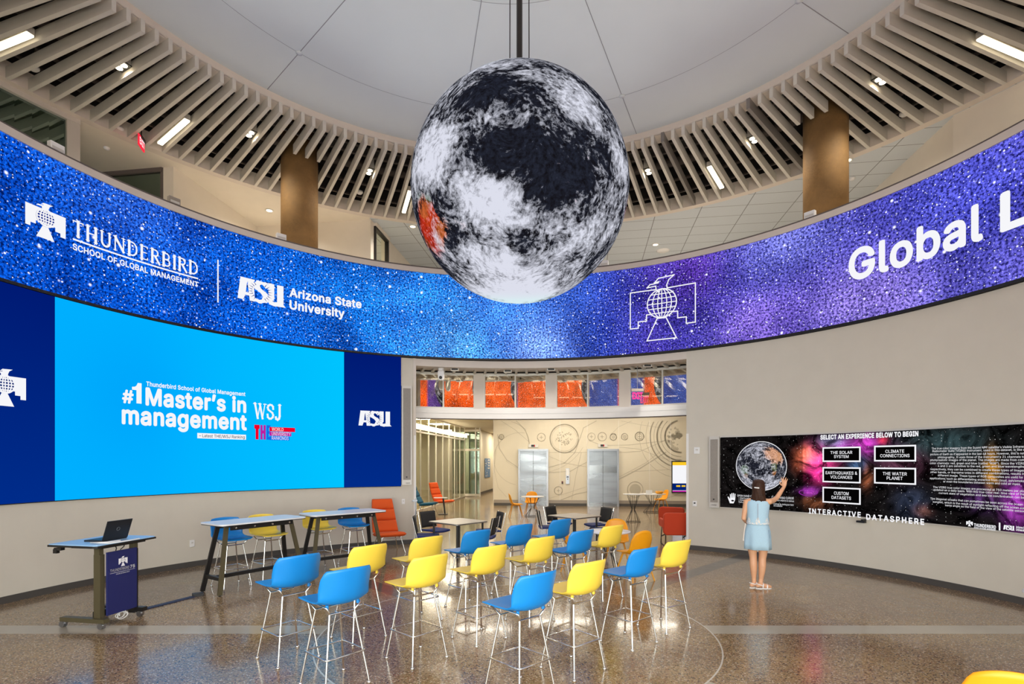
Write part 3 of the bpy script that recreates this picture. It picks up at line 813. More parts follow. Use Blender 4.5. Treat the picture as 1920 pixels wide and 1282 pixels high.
GAUS = [(100, .10, 9, .45, (.10, .42, 1.0)), (91, .55, 6, .5, (.05, .22, .9)), (110, .55, 5, .5, (.02, .22, .9)), (84, .05, 6, .4, (.20, .35, 1.0)), (28, .12, 9, .4, (.28, .20, .72)), (45, .12, 6, .3, (.26, .16, .75)), (40, .95, 8, .35, (.20, .22, .8)), (55, .85, 6, .4, (.09, .03, .36)), (14, .7, 8, .4, (.07, .08, .62)), (155, .9, 8, .3, (.02, .10, .6))]
def ribbon_tint(a, h):
    b = a if a < 301 else a - 360
    b = a
    while b > 316: b -= 360
    ks = KEYS[:-1]; c = ks[-1][1]
    for (p, q), (p2, q2) in zip(ks, ks[1:]):
        if p <= b <= p2: c = mixc(q, q2, (b - p) / (p2 - p)); break
    for ga, gh, sa, sh, gc in GAUS: c = mixc(c, gc, .8 * math.exp(-((b - ga) / sa) ** 2 - ((h - gh) / sh) ** 2))
    return c
RR = RW - .05
rib = thing('ribbon_display', 'huge ring shaped video ribbon with stars running round the hall above the walls', 'display', (CX, CY, ZR0))
M['stars'] = starry('star_field_display', 24, 1.0)
shell_grid('screen', 316, -44, RR, ZR0 + .045, ZR1, 720, 12, ribbon_tint, M['stars'], rib)
obj('frame', MB().arc(0, 360, RR - .005, RR + .06, ZR0, ZR0 + .045), M['black'], rib)
LIFT = .008
def ribf(u): a0 = wang(u, RR); return lambda x, y, off=LIFT: cyl(a0 - DEG(x / RR), RR - off, y)
def zz(u, v): return wz(u, v, RR)
# school name
f = ribf(136); W = arcw(136, 371, RR)
mb = serif_text(MB(), 'THUNDERBIRD', f, 0, zz(141, 442.5), W, zz(141, 414) - zz(141, 442.5))
obj('lettering', mb, M['ewhite'], rib)
obj('underline', rect(MB(), 0, zz(136, 449.5), W, zz(136, 446.2), f, 16), M['ewhite'], rib)
mb = put_text(MB(), 'SCHOOL OF GLOBAL MANAGEMENT', f, 0, zz(140, 468.5), W, zz(140, 457.5) - zz(140, 468.5), .028)
obj('lettering', mb, M['ewhite'], rib)
f = ribf(407); obj('divider', rect(MB(), 0, zz(408, 567), arcw(407, 409.6, RR), zz(408, 487), f), M['ewhite'], rib)
f = ribf(46.5); emblem_filled(rib, M['ewhite'], M['edeep'], lambda x, y, off: ribf(46.5)(x, y, off), 0, zz(46.5, 377.5), arcw(46.5, 122.5, RR), LIFT)
f = ribf(445)
asu_logo(rib, M['ewhite'], M['edeep'], f, lambda x, y: ribf(445)(x, y, LIFT * 2), 0, zz(450, 559.5), arcw(444, 533, RR), zz(450, 518) - zz(450, 559.5))
f = ribf(543.5)
mb = put_text(MB(), 'Arizona State', f, 0, zz(548, 556), arcw(543.5, 677, RR), zz(548, 541) - zz(548, 556), .036)
put_text(mb, 'University', f, 0, zz(548, 579.5), arcw(543.5, 645, RR), zz(548, 564) - zz(548, 579.5), .036)
obj('lettering', mb, M['ewhite'], rib)
emblem_outline(rib, M['ewhite'], lambda x, y, off: ribf(1182)(x, y, off), 0, zz(1182, 549.5), arcw(1182, 1304, RR), LIFT)
f = ribf(1594)
mb = put_text(MB(), 'Global', f, 0, zz(1612, 521), arcw(1594, 1841, RR), zz(1612, 467) - zz(1612, 521), .028, res=6)
L0 = arcw(1594, 1880, RR)
put_text(mb, 'L', f, L0, zz(1612, 521), .34, zz(1612, 467) - zz(1612, 521), .028)
obj('lettering', mb, M['ewhite'], rib)

# ------------------------------------------------------------------ video wall under the ribbon, on the left wall
RV = RW - .045; ZV0, ZV1 = 1.398, 4.49
def vwf(u): a0 = wang(u, RV); return lambda x, y, off=LIFT: cyl(a0 - DEG(x / RV), RV - off, y)
def vz(u, v): return wz(u, v, RV)
def gradient_screen(name, c0, c1):
    m, t, out = empty_mat(name)
    uv = t.n('UVMap', None, 0, uv_map='UVMap')
    tint = t.attr('tint')
    e = t.n('Emission', {0: t.mix(1.0, tint, t.mix(t.noise(uv, 190, 1, dim='2D'), (.93, .93, .93, 1), (1.06, 1.06, 1.06, 1)), 'MULTIPLY'), 1: 1.0})
    t.link(e, out.inputs[0]); return m
M['screen'] = gradient_screen('screen_picture', 0, 0)
vw = thing('video_wall', 'wide curved video wall with bright cyan picture between two navy panels', 'display', cyl(142, RV, ZV0))
aV = (wang(752, RV), wang(645, RV), wang(103, RV), 176)
cyan = lambda a, h: mixc(mixc(rgb(0, 176, 255)[:3], rgb(0, 196, 255)[:3], (152 - a) / 30), rgb(0, 168, 252)[:3], math.exp(-((a - 155) / 7) ** 2 - ((h - .55) / .35) ** 2))
navy = lambda a, h: mixc(rgb(0, 44, 138)[:3], rgb(0, 26, 116)[:3], h)
for nm, a0, a1, tn_ in (('side_panel', aV[1], aV[0], navy), ('centre_panel', aV[2], aV[1], cyan), ('side_panel', aV[3], aV[2], navy)):
    shell_grid(nm, a0, a1, RV, ZV0, ZV1, 40, 10, tn_, M['screen'], vw)
obj('cabinet', MB().arc(aV[0], aV[3], RV + .004, RW, ZV0 - .012, ZV1), M['black'], vw)
f = vwf(229.5)
mb = put_text(MB(), '#', f, 0, vz(232, 754.5), arcw(229.5, 249, RV), vz(232, 731) - vz(232, 754.5), .03)
x1, w1, z1, h1 = arcw(229.5, 247, RV), arcw(247, 265, RV), vz(256, 756), vz(256, 717.5) - vz(256, 756)
for q in ([(.46, 0), (1, 0), (1, 1), (.60, 1), (.46, .86)], [(.46, .64), (.46, .86), (.30, .80), (0, .78), (0, .64)]): flat(mb, [(x1 + a * w1, z1 + b * h1) for a, b in q], f)
put_text(mb, 'management', f, 0, vz(235, 793.5), arcw(229.5, 461, RV), vz(277, 727) - vz(277, 758), .035, res=6)
f2 = vwf(274)
put_text(mb, 'Master\u2019s in', f2, 0, vz(277, 758.5), arcw(274, 460, RV), vz(277, 727.5) - vz(277, 758), .035, res=6)
put_text(mb, 'Thunderbird School of Global Management', f2, 0, vz(277, 723.5), arcw(274, 459.5, RV), vz(277, 715.5) - vz(277, 723.5), .025)
obj('lettering', mb, M['ewhite'], vw)
f = vwf(369.5); W = arcw(369.5, 461, RV)
o = obj('caption_strip', rect(MB(), 0, vz(372, 821.5), W, vz(372, 811.5), f, 4), M['ewhite'], vw)
obj('lettering', put_text(MB(), '\u2013 Latest THE/WSJ Ranking', lambda x, y: vwf(369.5)(x, y, LIFT * 2), .03, vz(372, 819.2), W - .06, vz(372, 813.5) - vz(372, 819.2), .008), M['edark'], o)
f = vwf(476.5)
obj('lettering', serif_text(MB(), 'WSJ', f, 0, vz(479, 784), arcw(476.5, 527, RV), vz(479, 756) - vz(479, 784), .06), M['ewhite'], vw)
# three-bar ranking logo
x = lambda u: arcw(476.5, u, RV); z = lambda v: vz(500, v)
mb = MB(); flat(mb, [(0, z(797)), (x(486.5), z(797)), (x(486.5), z(804.5)), (0, z(804.5))], f); flat(mb, [(x(479), z(804.5)), (x(484.5), z(804.5)), (x(484.5), z(824)), (x(479), z(824))], f)
flat(mb, [(x(505), z(800)), (x(553), z(800)), (x(553), z(808)), (x(505), z(808))], f); obj('logo_bar', mb, M['ered'], vw)
mb = MB(); flat(mb, [(x(488), z(797)), (x(492), z(797)), (x(492), z(824)), (x(488), z(824))], f); flat(mb, [(x(494), z(797)), (x(498), z(797)), (x(498), z(824)), (x(494), z(824))], f); flat(mb, [(x(492), z(807)), (x(494), z(807)), (x(494), z(813)), (x(492), z(813))], f)
flat(mb, [(x(505), z(809)), (x(546), z(809)), (x(546), z(816.5)), (x(505), z(816.5))], f); obj('logo_bar', mb, M['emag'], vw)
mb = MB(); flat(mb, [(x(499.5), z(797)), (x(503), z(797)), (x(503), z(824)), (x(499.5), z(824))], f)
for v0, v1 in ((797, 802), (808, 813), (819, 824)): flat(mb, [(x(503), z(v0)), (x(507), z(v0)), (x(507), z(v1)), (x(503), z(v1))], f)
flat(mb, [(x(505), z(817.5)), (x(542.5), z(817.5)), (x(542.5), z(824.5)), (x(505), z(824.5))], f); obj('logo_bar', mb, M['eblue'], vw)
mb = MB(); ff = lambda a, b: vwf(476.5)(a, b, LIFT * 2)
for s, u1, v in (('WORLD', 531, 807), ('UNIVERSITY', 544.5, 815.5), ('RANKINGS', 540.5, 823.7)):
    put_text(mb, s, ff, x(509), z(v), x(u1) - x(509), z(v - 6) - z(v), .005)
obj('lettering', mb, M['ewhite'], vw)
asu_logo(vw, M['ewhite'], M['enavy'], vwf(672), lambda x, y: vwf(672)(x, y, LIFT * 2), 0, vz(676, 797.5), arcw(672, 733, RV), vz(676, 769.5) - vz(676, 797.5))
hw = arcw(8, 48, RV) / .508; a8 = wang(48, RV) + DEG(hw / RV)
emblem_filled(vw, M['ewhite'], M['enavy'], lambda x, y, off: cyl(a8 - DEG(x / RV), RV - off, y), 0, vz(48, 709.5), hw, LIFT)

# ------------------------------------------------------------------ interactive panel on the right wall
RP = RW - .05; ZP0, ZP1 = .998, 2.512
def dpf(u): a0 = wang(u, RP); return lambda x, y, off=LIFT: cyl(a0 - DEG(x / RP), RP - off, y)
def dz(u, v): return wz(u, v, RP)
dp = thing('interactive_panel', 'long curved black touch panel with galaxy picture and menu buttons beside the woman', 'display', cyl(30, RP, ZP0))
def gal(name):
    m, t, out = empty_mat(name)
    uv = t.n('UVMap', None, 0, uv_map='UVMap')
    n = t.mr(t.noise(uv, 2.6, 6, .68, dim='2D', dist=1.4), .36, .70, .12, 2.0, False)
    col = t.mix(1.0, t.attr('tint'), t.n('CombineColor', {0: n, 1: n, 2: n}), 'MULTIPLY')
    v = t.nt.nodes.new('ShaderNodeTexVoronoi'); v.voronoi_dimensions = '2D'; v.inputs['Scale'].default_value = 15
    t.link(uv, v.inputs['Vector'])
    rr = t.m2('MULTIPLY_ADD', t.m2('POWER', t.n('SeparateColor', {0: v.outputs['Color']}, 0), 4.0), .10, .02)
    s = t.m2('MULTIPLY', t.m2('SUBTRACT', 1.0, t.m2('DIVIDE', v.outputs['Distance'], rr), clamp=True), .9)
    e = t.n('Emission', {0: t.mix(1.0, col, t.n('CombineColor', {0: s, 1: s, 2: s}), 'ADD'), 1: 1.0})
    t.link(e, out.inputs[0]); return m
M['galaxy'] = gal('galaxy_picture')
aP0, aP1 = wang(1350, RP), -6
GB = [(1530, 905 - 45, 34, 20, (.95, .06, .30)), (1512, 852, 24, 14, (.9, .22, .03)), (1535, 885, 26, 16, (.85, .03, .28)), (1500, 868, 16, 16, (.5, .12, .02)), (1590, 838, 60, 16, (.34, .03, .34)), (1622, 835, 20, 16, (.5, .04, .4)), (1560, 830, 30, 10, (.05, .18, .22)), (1610, 868, 16, 14, (.10, .22, .45)), (1625, 890, 10, 18, (.35, .10, .04)), (1517, 921, 24, 7, (.32, .03, .36)), (1655, 826, 10, 6, (.6, .02, .03)), (1690, 866, 40, 22, (.10, .03, .06)), (1710, 945, 30, 22, (.02, .03, .06)), (1760, 830, 80, 18, (.02, .045, .05)), (1860, 880, 10, 22, (.50, .22, .01)), (1905, 945, 18, 26, (.42, .05, .5)), (1840, 935, 30, 14, (.10, .03, .16)), (1525, 940, 30, 12, (.16, .05, .02)), (1730, 957, 16, 8, (.12, .04, .02))]
GB = [(wang(u, RP), dz(u, v), su / 1000 * 10 / RP * 57.3 * .75, sv / 1000 * 10, c) for u, v, su, sv, c in GB]
def gal_tint(a, h):
    z_ = ZP0 + h * (ZP1 - ZP0); c = [.006, .005, .005]
    dark_left = a > wang(1505, RP)
    for ga, gz, sa, sz, gc in GB:
        k = math.exp(-((a - ga) / sa) ** 2 - ((z_ - gz) / sz) ** 2) * (.35 if dark_left else 1.0)
        c = [p + q * k for p, q in zip(c, gc)]
    return c
shell_grid('screen', aP0, aP1, RP, ZP0, ZP1, 220, 40, gal_tint, M['galaxy'], dp)
obj('cabinet', MB().arc(aP1, wang(1331, RP), RP + .004, RW, ZP0 - .02, ZP1 + .03), M['alu'], dp)
# planet disc on the panel
def planet_mat(name, strength, fine, gloss=0.0):
    m, t, out = empty_mat(name)
    co = t.n('Attribute', None, 1, attribute_name='ball')
    warp = t.vm('ADD', co, t.n('VectorMath', {0: t.vm('SUBTRACT', t.noise(co, 2.2, 3, .5, 1), (.5, .5, .5)), 3: .30}, 0, operation='SCALE'))
    st = t.vm('MULTIPLY', warp, (.8, .8, 1.35))
    n1 = t.noise(st, fine, 9, .74, dist=.12); n2 = t.noise(st, fine * 5.3, 7, .70)
    cl = t.attr('cloud', 2)
    k = t.m2('ADD', t.m2('ADD', t.m2('MULTIPLY', t.m2('SUBTRACT', n1, .5), 4.4), t.m2('MULTIPLY', t.m2('SUBTRACT', n2, .5), 3.6)), t.m2('MULTIPLY_ADD', cl, .74, -.12))
    k = t.mr(k, -.15, 1.05, smooth=False)
    sea = t.mix(t.mr(n2, .3, .7), rgb(18, 16, 20), rgb(40, 44, 58))
    land = t.attr('land'); lm = t.attr('landmask', 2)
    land = t.mix(1.0, land, t.mix(t.mr(n2, .3, .7), (.45, .45, .45, 1), (1.4, 1.4, 1.4, 1)), 'MULTIPLY')
    base = t.mix(t.mr(t.m2('ADD', t.m2('ADD', lm, t.m2('MULTIPLY', t.m2('SUBTRACT', n1, .5), 2.6)), t.m2('MULTIPLY', t.m2('SUBTRACT', n2, .5), 1.2)), .34, .60), sea, land)
    col = t.mix(k, base, t.mix(t.mr(t.attr('ice', 2), .2, .9), rgb(226, 228, 242), rgb(222, 244, 248)))
    e = t.n('Emission', {0: col, 1: strength})
    if gloss:
        g = t.n('BsdfGlossy', {'Color': (1, 1, 1, 1), 'Roughness': .25}); e = t.n('MixShader', {0: gloss, 1: e, 2: g})
    t.link(e, out.inputs[0]); return m
def planet_attrs(me, dirs, val):
    n = len(me.vertices); cl = []; lc = []; lm = []; ic = []
    for q in dirs:
        a, b, c, d = val(Vector(q)); cl.append(a); lc += [*b, 1.0]; lm.append(c); ic.append(d)
    for nm, ty, data in (('cloud', 'FLOAT', cl), ('landmask', 'FLOAT', lm), ('ice', 'FLOAT', ic)):
        me.attributes.new(nm, ty, 'POINT').data.foreach_set('value', data)
    me.attributes.new('land', 'FLOAT_COLOR', 'POINT').data.foreach_set('color', lc)
    me.attributes.new('ball', 'FLOAT_VECTOR', 'POINT').data.foreach_set('vector', [x for q in dirs for x in q])
def facing(px, py):
    """direction on a ball for a point px, py (-1..1) of its face as the viewer sees it: x right, y up, z to the viewer"""
    return Vector((px, py, sqrt(max(0, 1 - px * px - py * py))))
def gsum(q, L): return sum(w_ * math.exp(-(q - c).length_squared / (2 * s * s)) for c, s, w_ in L)

pc = (1427, 873.5, 47.0)
def P2(u, v): return facing((u - pc[0]) / pc[2], (pc[1] - v) / pc[2])
PC = [(P2(u, v), s, w_) for u, v, s, w_ in ((1400, 850, .25, .25), (1420, 838, .3, .35), (1395, 890, .25, .3), (1430, 912, .35, .7), (1450, 905, .3, .4), (1440, 868, .25, .45), (1412, 880, .15, -.3), (1425, 888, .15, -.3), (1405, 855, .15, -.3), (1468, 880, .2, -.1))]
PL = [(P2(u, v), s, w_, c) for u, v, s, w_, c in ((1448, 850, .25, 1.3, rgb(214, 160, 128)[:3]), (1462, 855, .2, .9, rgb(206, 150, 112)[:3]), (1452, 876, .14, .8, rgb(96, 104, 60)[:3]), (1452, 888, .09, .8, rgb(170, 110, 50)[:3]), (1395, 880, .16, .9, rgb(86, 110, 82)[:3]), (1399, 893, .1, .8, rgb(130, 100, 70)[:3]), (1392, 860, .08, .5, rgb(110, 110, 70)[:3]))]
def earth_panel(q):
    lm = sum(w_ * math.exp(-(q - c).length_squared / (2 * s * s)) for c, s, w_, _ in PL)
    best = max(PL, key=lambda t_: t_[2] * math.exp(-(q - t_[0]).length_squared / (2 * t_[1] ** 2)))
    return gsum(q, PC) + .05 - .25 * min(lm, 1), best[3], lm * .8, 0.0
M['planet'] = planet_mat('planet_picture', 1.0, 3.2)
f0 = dpf(pc[0]); zc = dz(pc[0], pc[1]); Rd = arcw(pc[0] - pc[2], pc[0] + pc[2], RP) / 2
vs = []; ds = []; nr, na = 22, 72
for j in range(nr + 1):
    for i in range(na):
        a = 2 * pi * i / na; r_ = j / nr; ds.append(facing(r_ * cos(a) * .999, r_ * sin(a) * .999)); vs.append(f0(Rd * r_ * cos(a), zc + Rd * r_ * sin(a)))
fs = [(j * na + i, j * na + (i + 1) % na, (j + 1) * na + (i + 1) % na, (j + 1) * na + i) for j in range(nr) for i in range(na)]
me = MB().add(vs, fs).mesh('planet_picture'); planet_attrs(me, ds, earth_panel)
obj('planet_picture', me, M['planet'], dp)
obj('planet_rim', stroke(MB(), [(Rd * 1.005 * cos(2 * pi * k / 72), zc + Rd * 1.005 * sin(2 * pi * k / 72)) for k in range(72)], .012, dpf(pc[0]), True), M['ewhite'], dp)
# spiral of glowing gas: faint ellipses
for nm, (u, v, su, sv, m_) in {'galaxy_spiral': (1518, 923, 22, 7, emit('spiral_violet', (.30, .03, .36, 1), .9))}.items():
    f1 = dpf(u); z0 = dz(u, v); k = 10.0 / 1000
    obj(nm, stroke(MB(), [((.25 + .75 * t_ / 40) * su * k * cos(t_ * .28), z0 + (.25 + .75 * t_ / 40) * sv * k * sin(t_ * .28)) for t_ in range(41)], .014, lambda x, y: dpf(1518)(x, y, .004), False), m_, dp)
# menu buttons
for u0, u1, v0, v1, rows in ((1544, 1613, 839, 864.5, ('THE SOLAR', 'SYSTEM')), (1544, 1613, 877, 903.5, ('EARTHQUAKES &', 'VOLCANOES')), (1544, 1613, 915, 942.5, ('CUSTOM', 'DATASETS')), (1641, 1717, 836, 863.5, ('CLIMATE', 'CONNECTIONS')), (1641, 1717, 878, 906, ('THE WATER', 'PLANET'))):
    um = (u0 + u1) / 2; W = arcw(u0, u1, RP); za, zb = dz(um, v1), dz(um, v0); hgt = zb - za; f1 = dpf(u0)
    b_ = obj('menu_button', rect(MB(), 0, za, W, zb, f1, 4), M['eblack'], dp)
    obj('button_border', stroke(MB(), [(0, za), (W / 2, za), (W, za), (W, zb), (W / 2, zb), (0, zb)], .026, lambda x, y: dpf(u0)(x, y, .011), True), M['ewhite'], b_)
    mb = MB(); n_ = max(len(r) for r in rows)
    for i, r in enumerate(rows):
        w_ = W * min(.9, len(r) * .066); put_text(mb, r, lambda x, y: dpf(u0)(x, y, .012), (W - w_) / 2, za + hgt * (.54 if i == 0 else .24), w_, hgt * .21, .009)
    obj('lettering', mb, M['ewhite'], b_)
mb = MB()
def ptxt(mb, s, u0, u1, vb, vt, bold=.015, uref=None, space=1.0):
    uref = uref or u0; put_text(mb, s, dpf(u0), 0, dz(uref, vb), arcw(u0, u1, RP), dz(uref, vt) - dz(uref, vb), bold, 0, space)
ptxt(mb, 'SELECT AN EXPERIENCE BELOW TO BEGIN', 1539, 1722, 823.6, 816, .045)
obj('lettering', mb, M['ewhite'], dp); mb = MB()
ptxt(mb, 'INTERACTIVE', 1517, 1614, 962, 953, .03, space=1.25); obj('lettering', mb, M['ewhite'], dp); mb = MB()
ptxt(mb, 'DATASPHERE', 1625, 1733, 973.2, 963.6, .03, space=1.25)
obj('lettering', mb, M['ewhite'], dp)
PAR = [("The true color imagery from the Suomi NPP satellite's Visible Infrared", 1747.4, 842.5, 1.0), ("Radiometer Suite (VIIRS) instrument, used in this dataset, is like a", 1749, 847.3, 1), ("picture of Earth as it appeared in the last 48 hours. However, this is not", 1745, 853.3, 1), ("photography. It uses three of the instrument's 21 channels to", 1759, 858.8, 1), ("photorealistic images of the planet. The images are made from com", 1745, 864, 1), ("color channels: red, green and blue (called \"RGB\"). Since the VIIRS", 1744, 869.8, 1), ("4 and 3 are sensitive to the red, green and blue wavelengths", 1759, 875, 1), ("respectively, they can be combined to create these types of images", 1745, 881, 1), ("other bands, or the same ones in different combinations, results in", 1745, 886.5, 1), ("different image. These types of RGB composites are used for", 1759, 892.5, 1), ("applications, such as differentiating snow/ice from cloud, ash/smoke", 1744, 898, 1), ("or even the boundaries between warm and cold air mass", 1769, 904, 1), ("The VIIRS true color images are processed at 750 meters per pix", 1750, 914.5, 1), ("updated on a daily basis. With this true color real-time view of the", 1750, 919.5, 1), ("current state of vegetation and sea ice concentration can be", 1760.7, 925.5, 1), ("The diagonal streaks that can sometimes be seen across the ocean", 1745, 936, 1), ("sunglint, which is the result of sunlight reflecting off the ocean sur", 1749.5, 942, 1), ("same angle as the field of the view of the satellite sensor", 1772.7, 948.5, 1)]
mb = MB()
for s, u0, v, k in PAR:
    n_ = len(s); u1 = min(1922, u0 + n_ * 2.68 + 2); put_text(mb, s, dpf(u0), 0, dz(u0, v), arcw(u0, u1, RP), dz(u0, v - 3.6) - dz(u0, v), .005, res=1)
obj('paragraph', mb, M['ewhite'], dp)
# open-hand help notes
HAND = [(.30, 0), (.72, 0), (.80, .12), (.92, .40), (.95, .95), (.86, .96), (.80, .55), (.77, .55), (.77, 1.0), (.66, 1.0), (.63, .55), (.60, .55), (.58, 1.0), (.47, .99), (.47, .55), (.44, .55), (.40, .90), (.30, .88), (.32, .42), (.12, .66), (.02, .60), (.16, .30)]
f1 = dpf(1364); k = dz(1366, 924) - dz(1366, 943)
o = obj('hand_icon', flat(MB(), [(x_ * arcw(1364.5, 1380.5, RP), dz(1366, 943) + y_ * k) for x_, y_ in HAND], f1), M['ewhite'], dp)
obj('icon_eye', flat(MB(), circ(arcw(1364.5, 1374.5, RP), dz(1366, 938), .03, 16, ry=.018), lambda x, y: dpf(1364)(x, y, .012)), M['eblack'], o)
mb = MB()
for s, u0, u1, vb, vt in (('OPEN HAND CURSOR', 1382.5, 1424, 930.6, 927), ('\u2022 Used to move the cursor', 1385, 1424, 934.4, 931.8), ('\u2022 Activate by holding your hand', 1385, 1426, 938.2, 935.4), ('front of sensor', 1385, 1406, 942, 939), ('CLOSED HAND CURSOR', 1447, 1488.5, 934, 930), ('\u2022 Select objects & menus', 1450, 1489, 938.6, 935.6), ('\u2022 Activate by closing your hand', 1450, 1488, 945.6, 942.6), ('on a selection', 1451, 1467, 949, 946)):
    if s.startswith('CLOSED') or 'closing' in s: obj('lettering', mb, M['ewhite'], dp); mb = MB()
    ptxt(mb, s, u0, u1, vb, vt, .005)
obj('lettering', mb, M['ewhite'], dp)
# logos at the panel's foot
mb = MB(); ptxt(mb, 'THUNDERBIRD', 1827, 1868, 986.5, 981, .03); ptxt(mb, 'SCHOOL OF GLOBAL MANAGEMENT', 1827, 1868, 990, 987.6, .03); obj('lettering', mb, M['ewhite'], dp); mb = MB(); ptxt(mb, 'Arizona State', 1906, 1928, 989.6, 985.8, .03); obj('lettering', mb, M['ewhite'], dp); mb = MB(); ptxt(mb, 'University', 1906, 1924, 994.5, 990.5, .03)
obj('lettering', mb, M['ewhite'], dp)
emblem_filled(dp, M['ewhite'], M['eblack'], lambda x, y, off: dpf(1812)(x, y, off), 0, dz(1813, 977), arcw(1812, 1824.5, RP), LIFT * .6)
asu_logo(dp, M['ewhite'], M['eblack'], dpf(1882), lambda x, y: dpf(1882)(x, y, LIFT * 2), 0, dz(1884, 992.5), arcw(1882, 1903, RP), dz(1884, 984) - dz(1884, 992.5))
f1 = dpf(1873.6); obj('divider', rect(MB(), 0, dz(1874, 994), .02, dz(1874, 979.5), f1), M['ewhite'], dp)
# speakers beside both displays
def wall_speaker(name, label, a0, a1, z0, z1):
    t = thing(name, label, 'speaker', cyl((a0 + a1) / 2, RW, z0))
    obj('housing', MB().arc(a0, a1, RW - .10, RW, z0, z1, 2), M['alu'], t)
    d = (a1 - a0) * .12; obj('grille', MB().arc(a0 + d, a1 - d, RW - .108, RW - .09, z0 + .12, z1 - .06, 2), M['speaker'], t)
    obj('badge', MB().arc(a0 + (a1 - a0) * .45, a0 + (a1 - a0) * .6, RW - .111, RW - .10, z0 + .17, z0 + .20, 1), M['black'], t)
    return t
t = wall_speaker('wall_speaker', 'slim beige speaker attached to the end of the black touch panel, beside the woman', wang(1349.5, RP), wang(1331, RP), ZP0 - .02, ZP1 + .02)
mb = MB(); fs_ = lambda x, y: cyl(wang(1331, RP) - DEG(x / RP), RW - .112, y)
put_text(mb, 'PLANAR', fs_, .06, ZP0 + .03, .10, .022, .01); obj('lettering', mb, M['dark_trim'], t)
t = wall_speaker('wall_speaker', 'tall grey-brown speaker beside the end of the wide cyan video wall', wang(771.5, RV), wang(752.8, RV), 1.43, 3.80)
mb = MB(); fs_ = lambda x, y: cyl(wang(753, RV) - DEG(x / RV), RW - .112, y)
put_text(mb, 'PLANAR', fs_, .09, 1.46, .10, .022, .01); obj('lettering', mb, M['dark_trim'], t)
t = thing('motion_sensor', 'small black motion sensor on a bracket under the touch panel', 'sensor', cyl(wang(1620, RP), RP, .90))
a = wang(1620, RP); obj('body', MB().arc(a - .45, a + .65, RP - .10, RP - .03, .90, .935, 2), M['blackplastic'], t); obj('bracket', MB().arc(a - .12, a + .12, RP - .07, RW, .93, .96, 1), M['black'], t)

# ------------------------------------------------------------------ the hanging globe
GCEN = Vector((.128, 6.1, 5.075)); GRAD = 1.226
tv = (Vector((0, 0, CH)) - GCEN).normalized(); rv = tv.cross(Vector((0, 0, 1))).normalized() * -1; uvv = tv.cross(rv).normalized() * 1
if uvv.z < 0: uvv = -uvv
if rv.x < 0: rv = -rv
def G2(u, v): return facing(max(-.99, min(.99, (u - 974) / 206)), max(-.99, min(.99, (338.5 - v) / 234)))
GCL = [(G2(u, v), s, w_) for u, v, s, w_ in (
    (850, 165, .12, .5), (890, 135, .12, .6), (940, 118, .14, .7), (985, 135, .12, .5), (1030, 150, .12, .5), (1060, 165, .1, .4),
    (800, 300, .14, .7), (822, 270, .14, .75), (845, 300, .13, .7), (838, 250, .12, .6), (875, 320, .1, .5),
    (872, 245, .07, .6), (900, 232, .07, .6), (930, 226, .07, .6), (960, 222, .07, .6), (995, 212, .07, .6), (1025, 225, .07, .6),
    (1040, 190, .10, .6), (1075, 200, .10, .5), (1100, 235, .10, .55), (1130, 262, .09, .6), (1152, 290, .1, .5),
    (895, 345, .12, .8), (925, 330, .11, .8), (950, 345, .10, .8), (925, 370, .12, .8), (960, 375, .10, .7), (990, 350, .07, .6), (1000, 385, .07, .6), (1015, 405, .07, .5),
    (1060, 400, .12, .6), (1085, 425, .12, .6), (1100, 395, .10, .4), (1130, 375, .2, .25), (1140, 340, .15, .2),
    (905, 430, .12, .5), (935, 455, .13, .6), (960, 480, .14, .8), (1000, 490, .14, .8), (1040, 470, .12, .6), (890, 465, .12, .5), (870, 440, .1, .4),
    (920, 520, .14, .7), (960, 535, .16, 1.0), (1000, 535, .16, 1.0), (1040, 520, .14, .8), (970, 560, .2, 1.3), (880, 520, .12, .4), (1060, 545, .14, .5), (910, 550, .14, .8))]
GCL += [(G2(u, v), s, w_) for u, v, s, w_ in ((930, 180, .16, -.5), (880, 190, .12, -.4), (990, 180, .10, -.35), (880, 275, .10, -.4), (930, 275, .16, -.6), (990, 265, .16, -.5), (1050, 300, .2, -.5), (1050, 335, .16, -.5), (1120, 340, .1, .25), (1110, 440, .1, .3), (1080, 365, .08, .2), (1010, 320, .12, -.4), (1100, 320, .15, -.35),
    (850, 400, .09, -.5), (880, 405, .08, -.5), (905, 410, .07, -.4), (972, 410, .05, -.9), (978, 440, .05, -.8), (815, 470, .10, -.4), (840, 500, .09, -.5), (925, 440, .05, -.4), (1065, 460, .06, -.5), (1120, 460, .12, -.3), (1100, 500, .06, -.5), (1050, 515, .05, -.5), (780, 340, .1, -.3), (808, 395, .12, -.55), (835, 420, .07, .35), (842, 380, .06, .4), (1000, 130, .1, -.2))]
LANDS = [(G2(u, v), s, w_, c) for u, v, s, w_, c in ((808, 372, .09, .9, rgb(186, 92, 48)[:3]), (820, 392, .10, 1.1, rgb(196, 62, 28)[:3]), (806, 412, .12, 1.1, rgb(186, 48, 26)[:3]), (832, 402, .09, .9, rgb(198, 104, 54)[:3]), (804, 436, .09, .8, rgb(150, 66, 36)[:3]), (822, 425, .07, .6, rgb(170, 90, 50)[:3]), (798, 335, .06, .5, rgb(60, 90, 50)[:3]), (818, 345, .05, .5, rgb(70, 92, 56)[:3]), (918, 452, .03, .6, rgb(110, 120, 60)[:3]), (1172, 370, .08, .8, rgb(170, 20, 30)[:3]))]
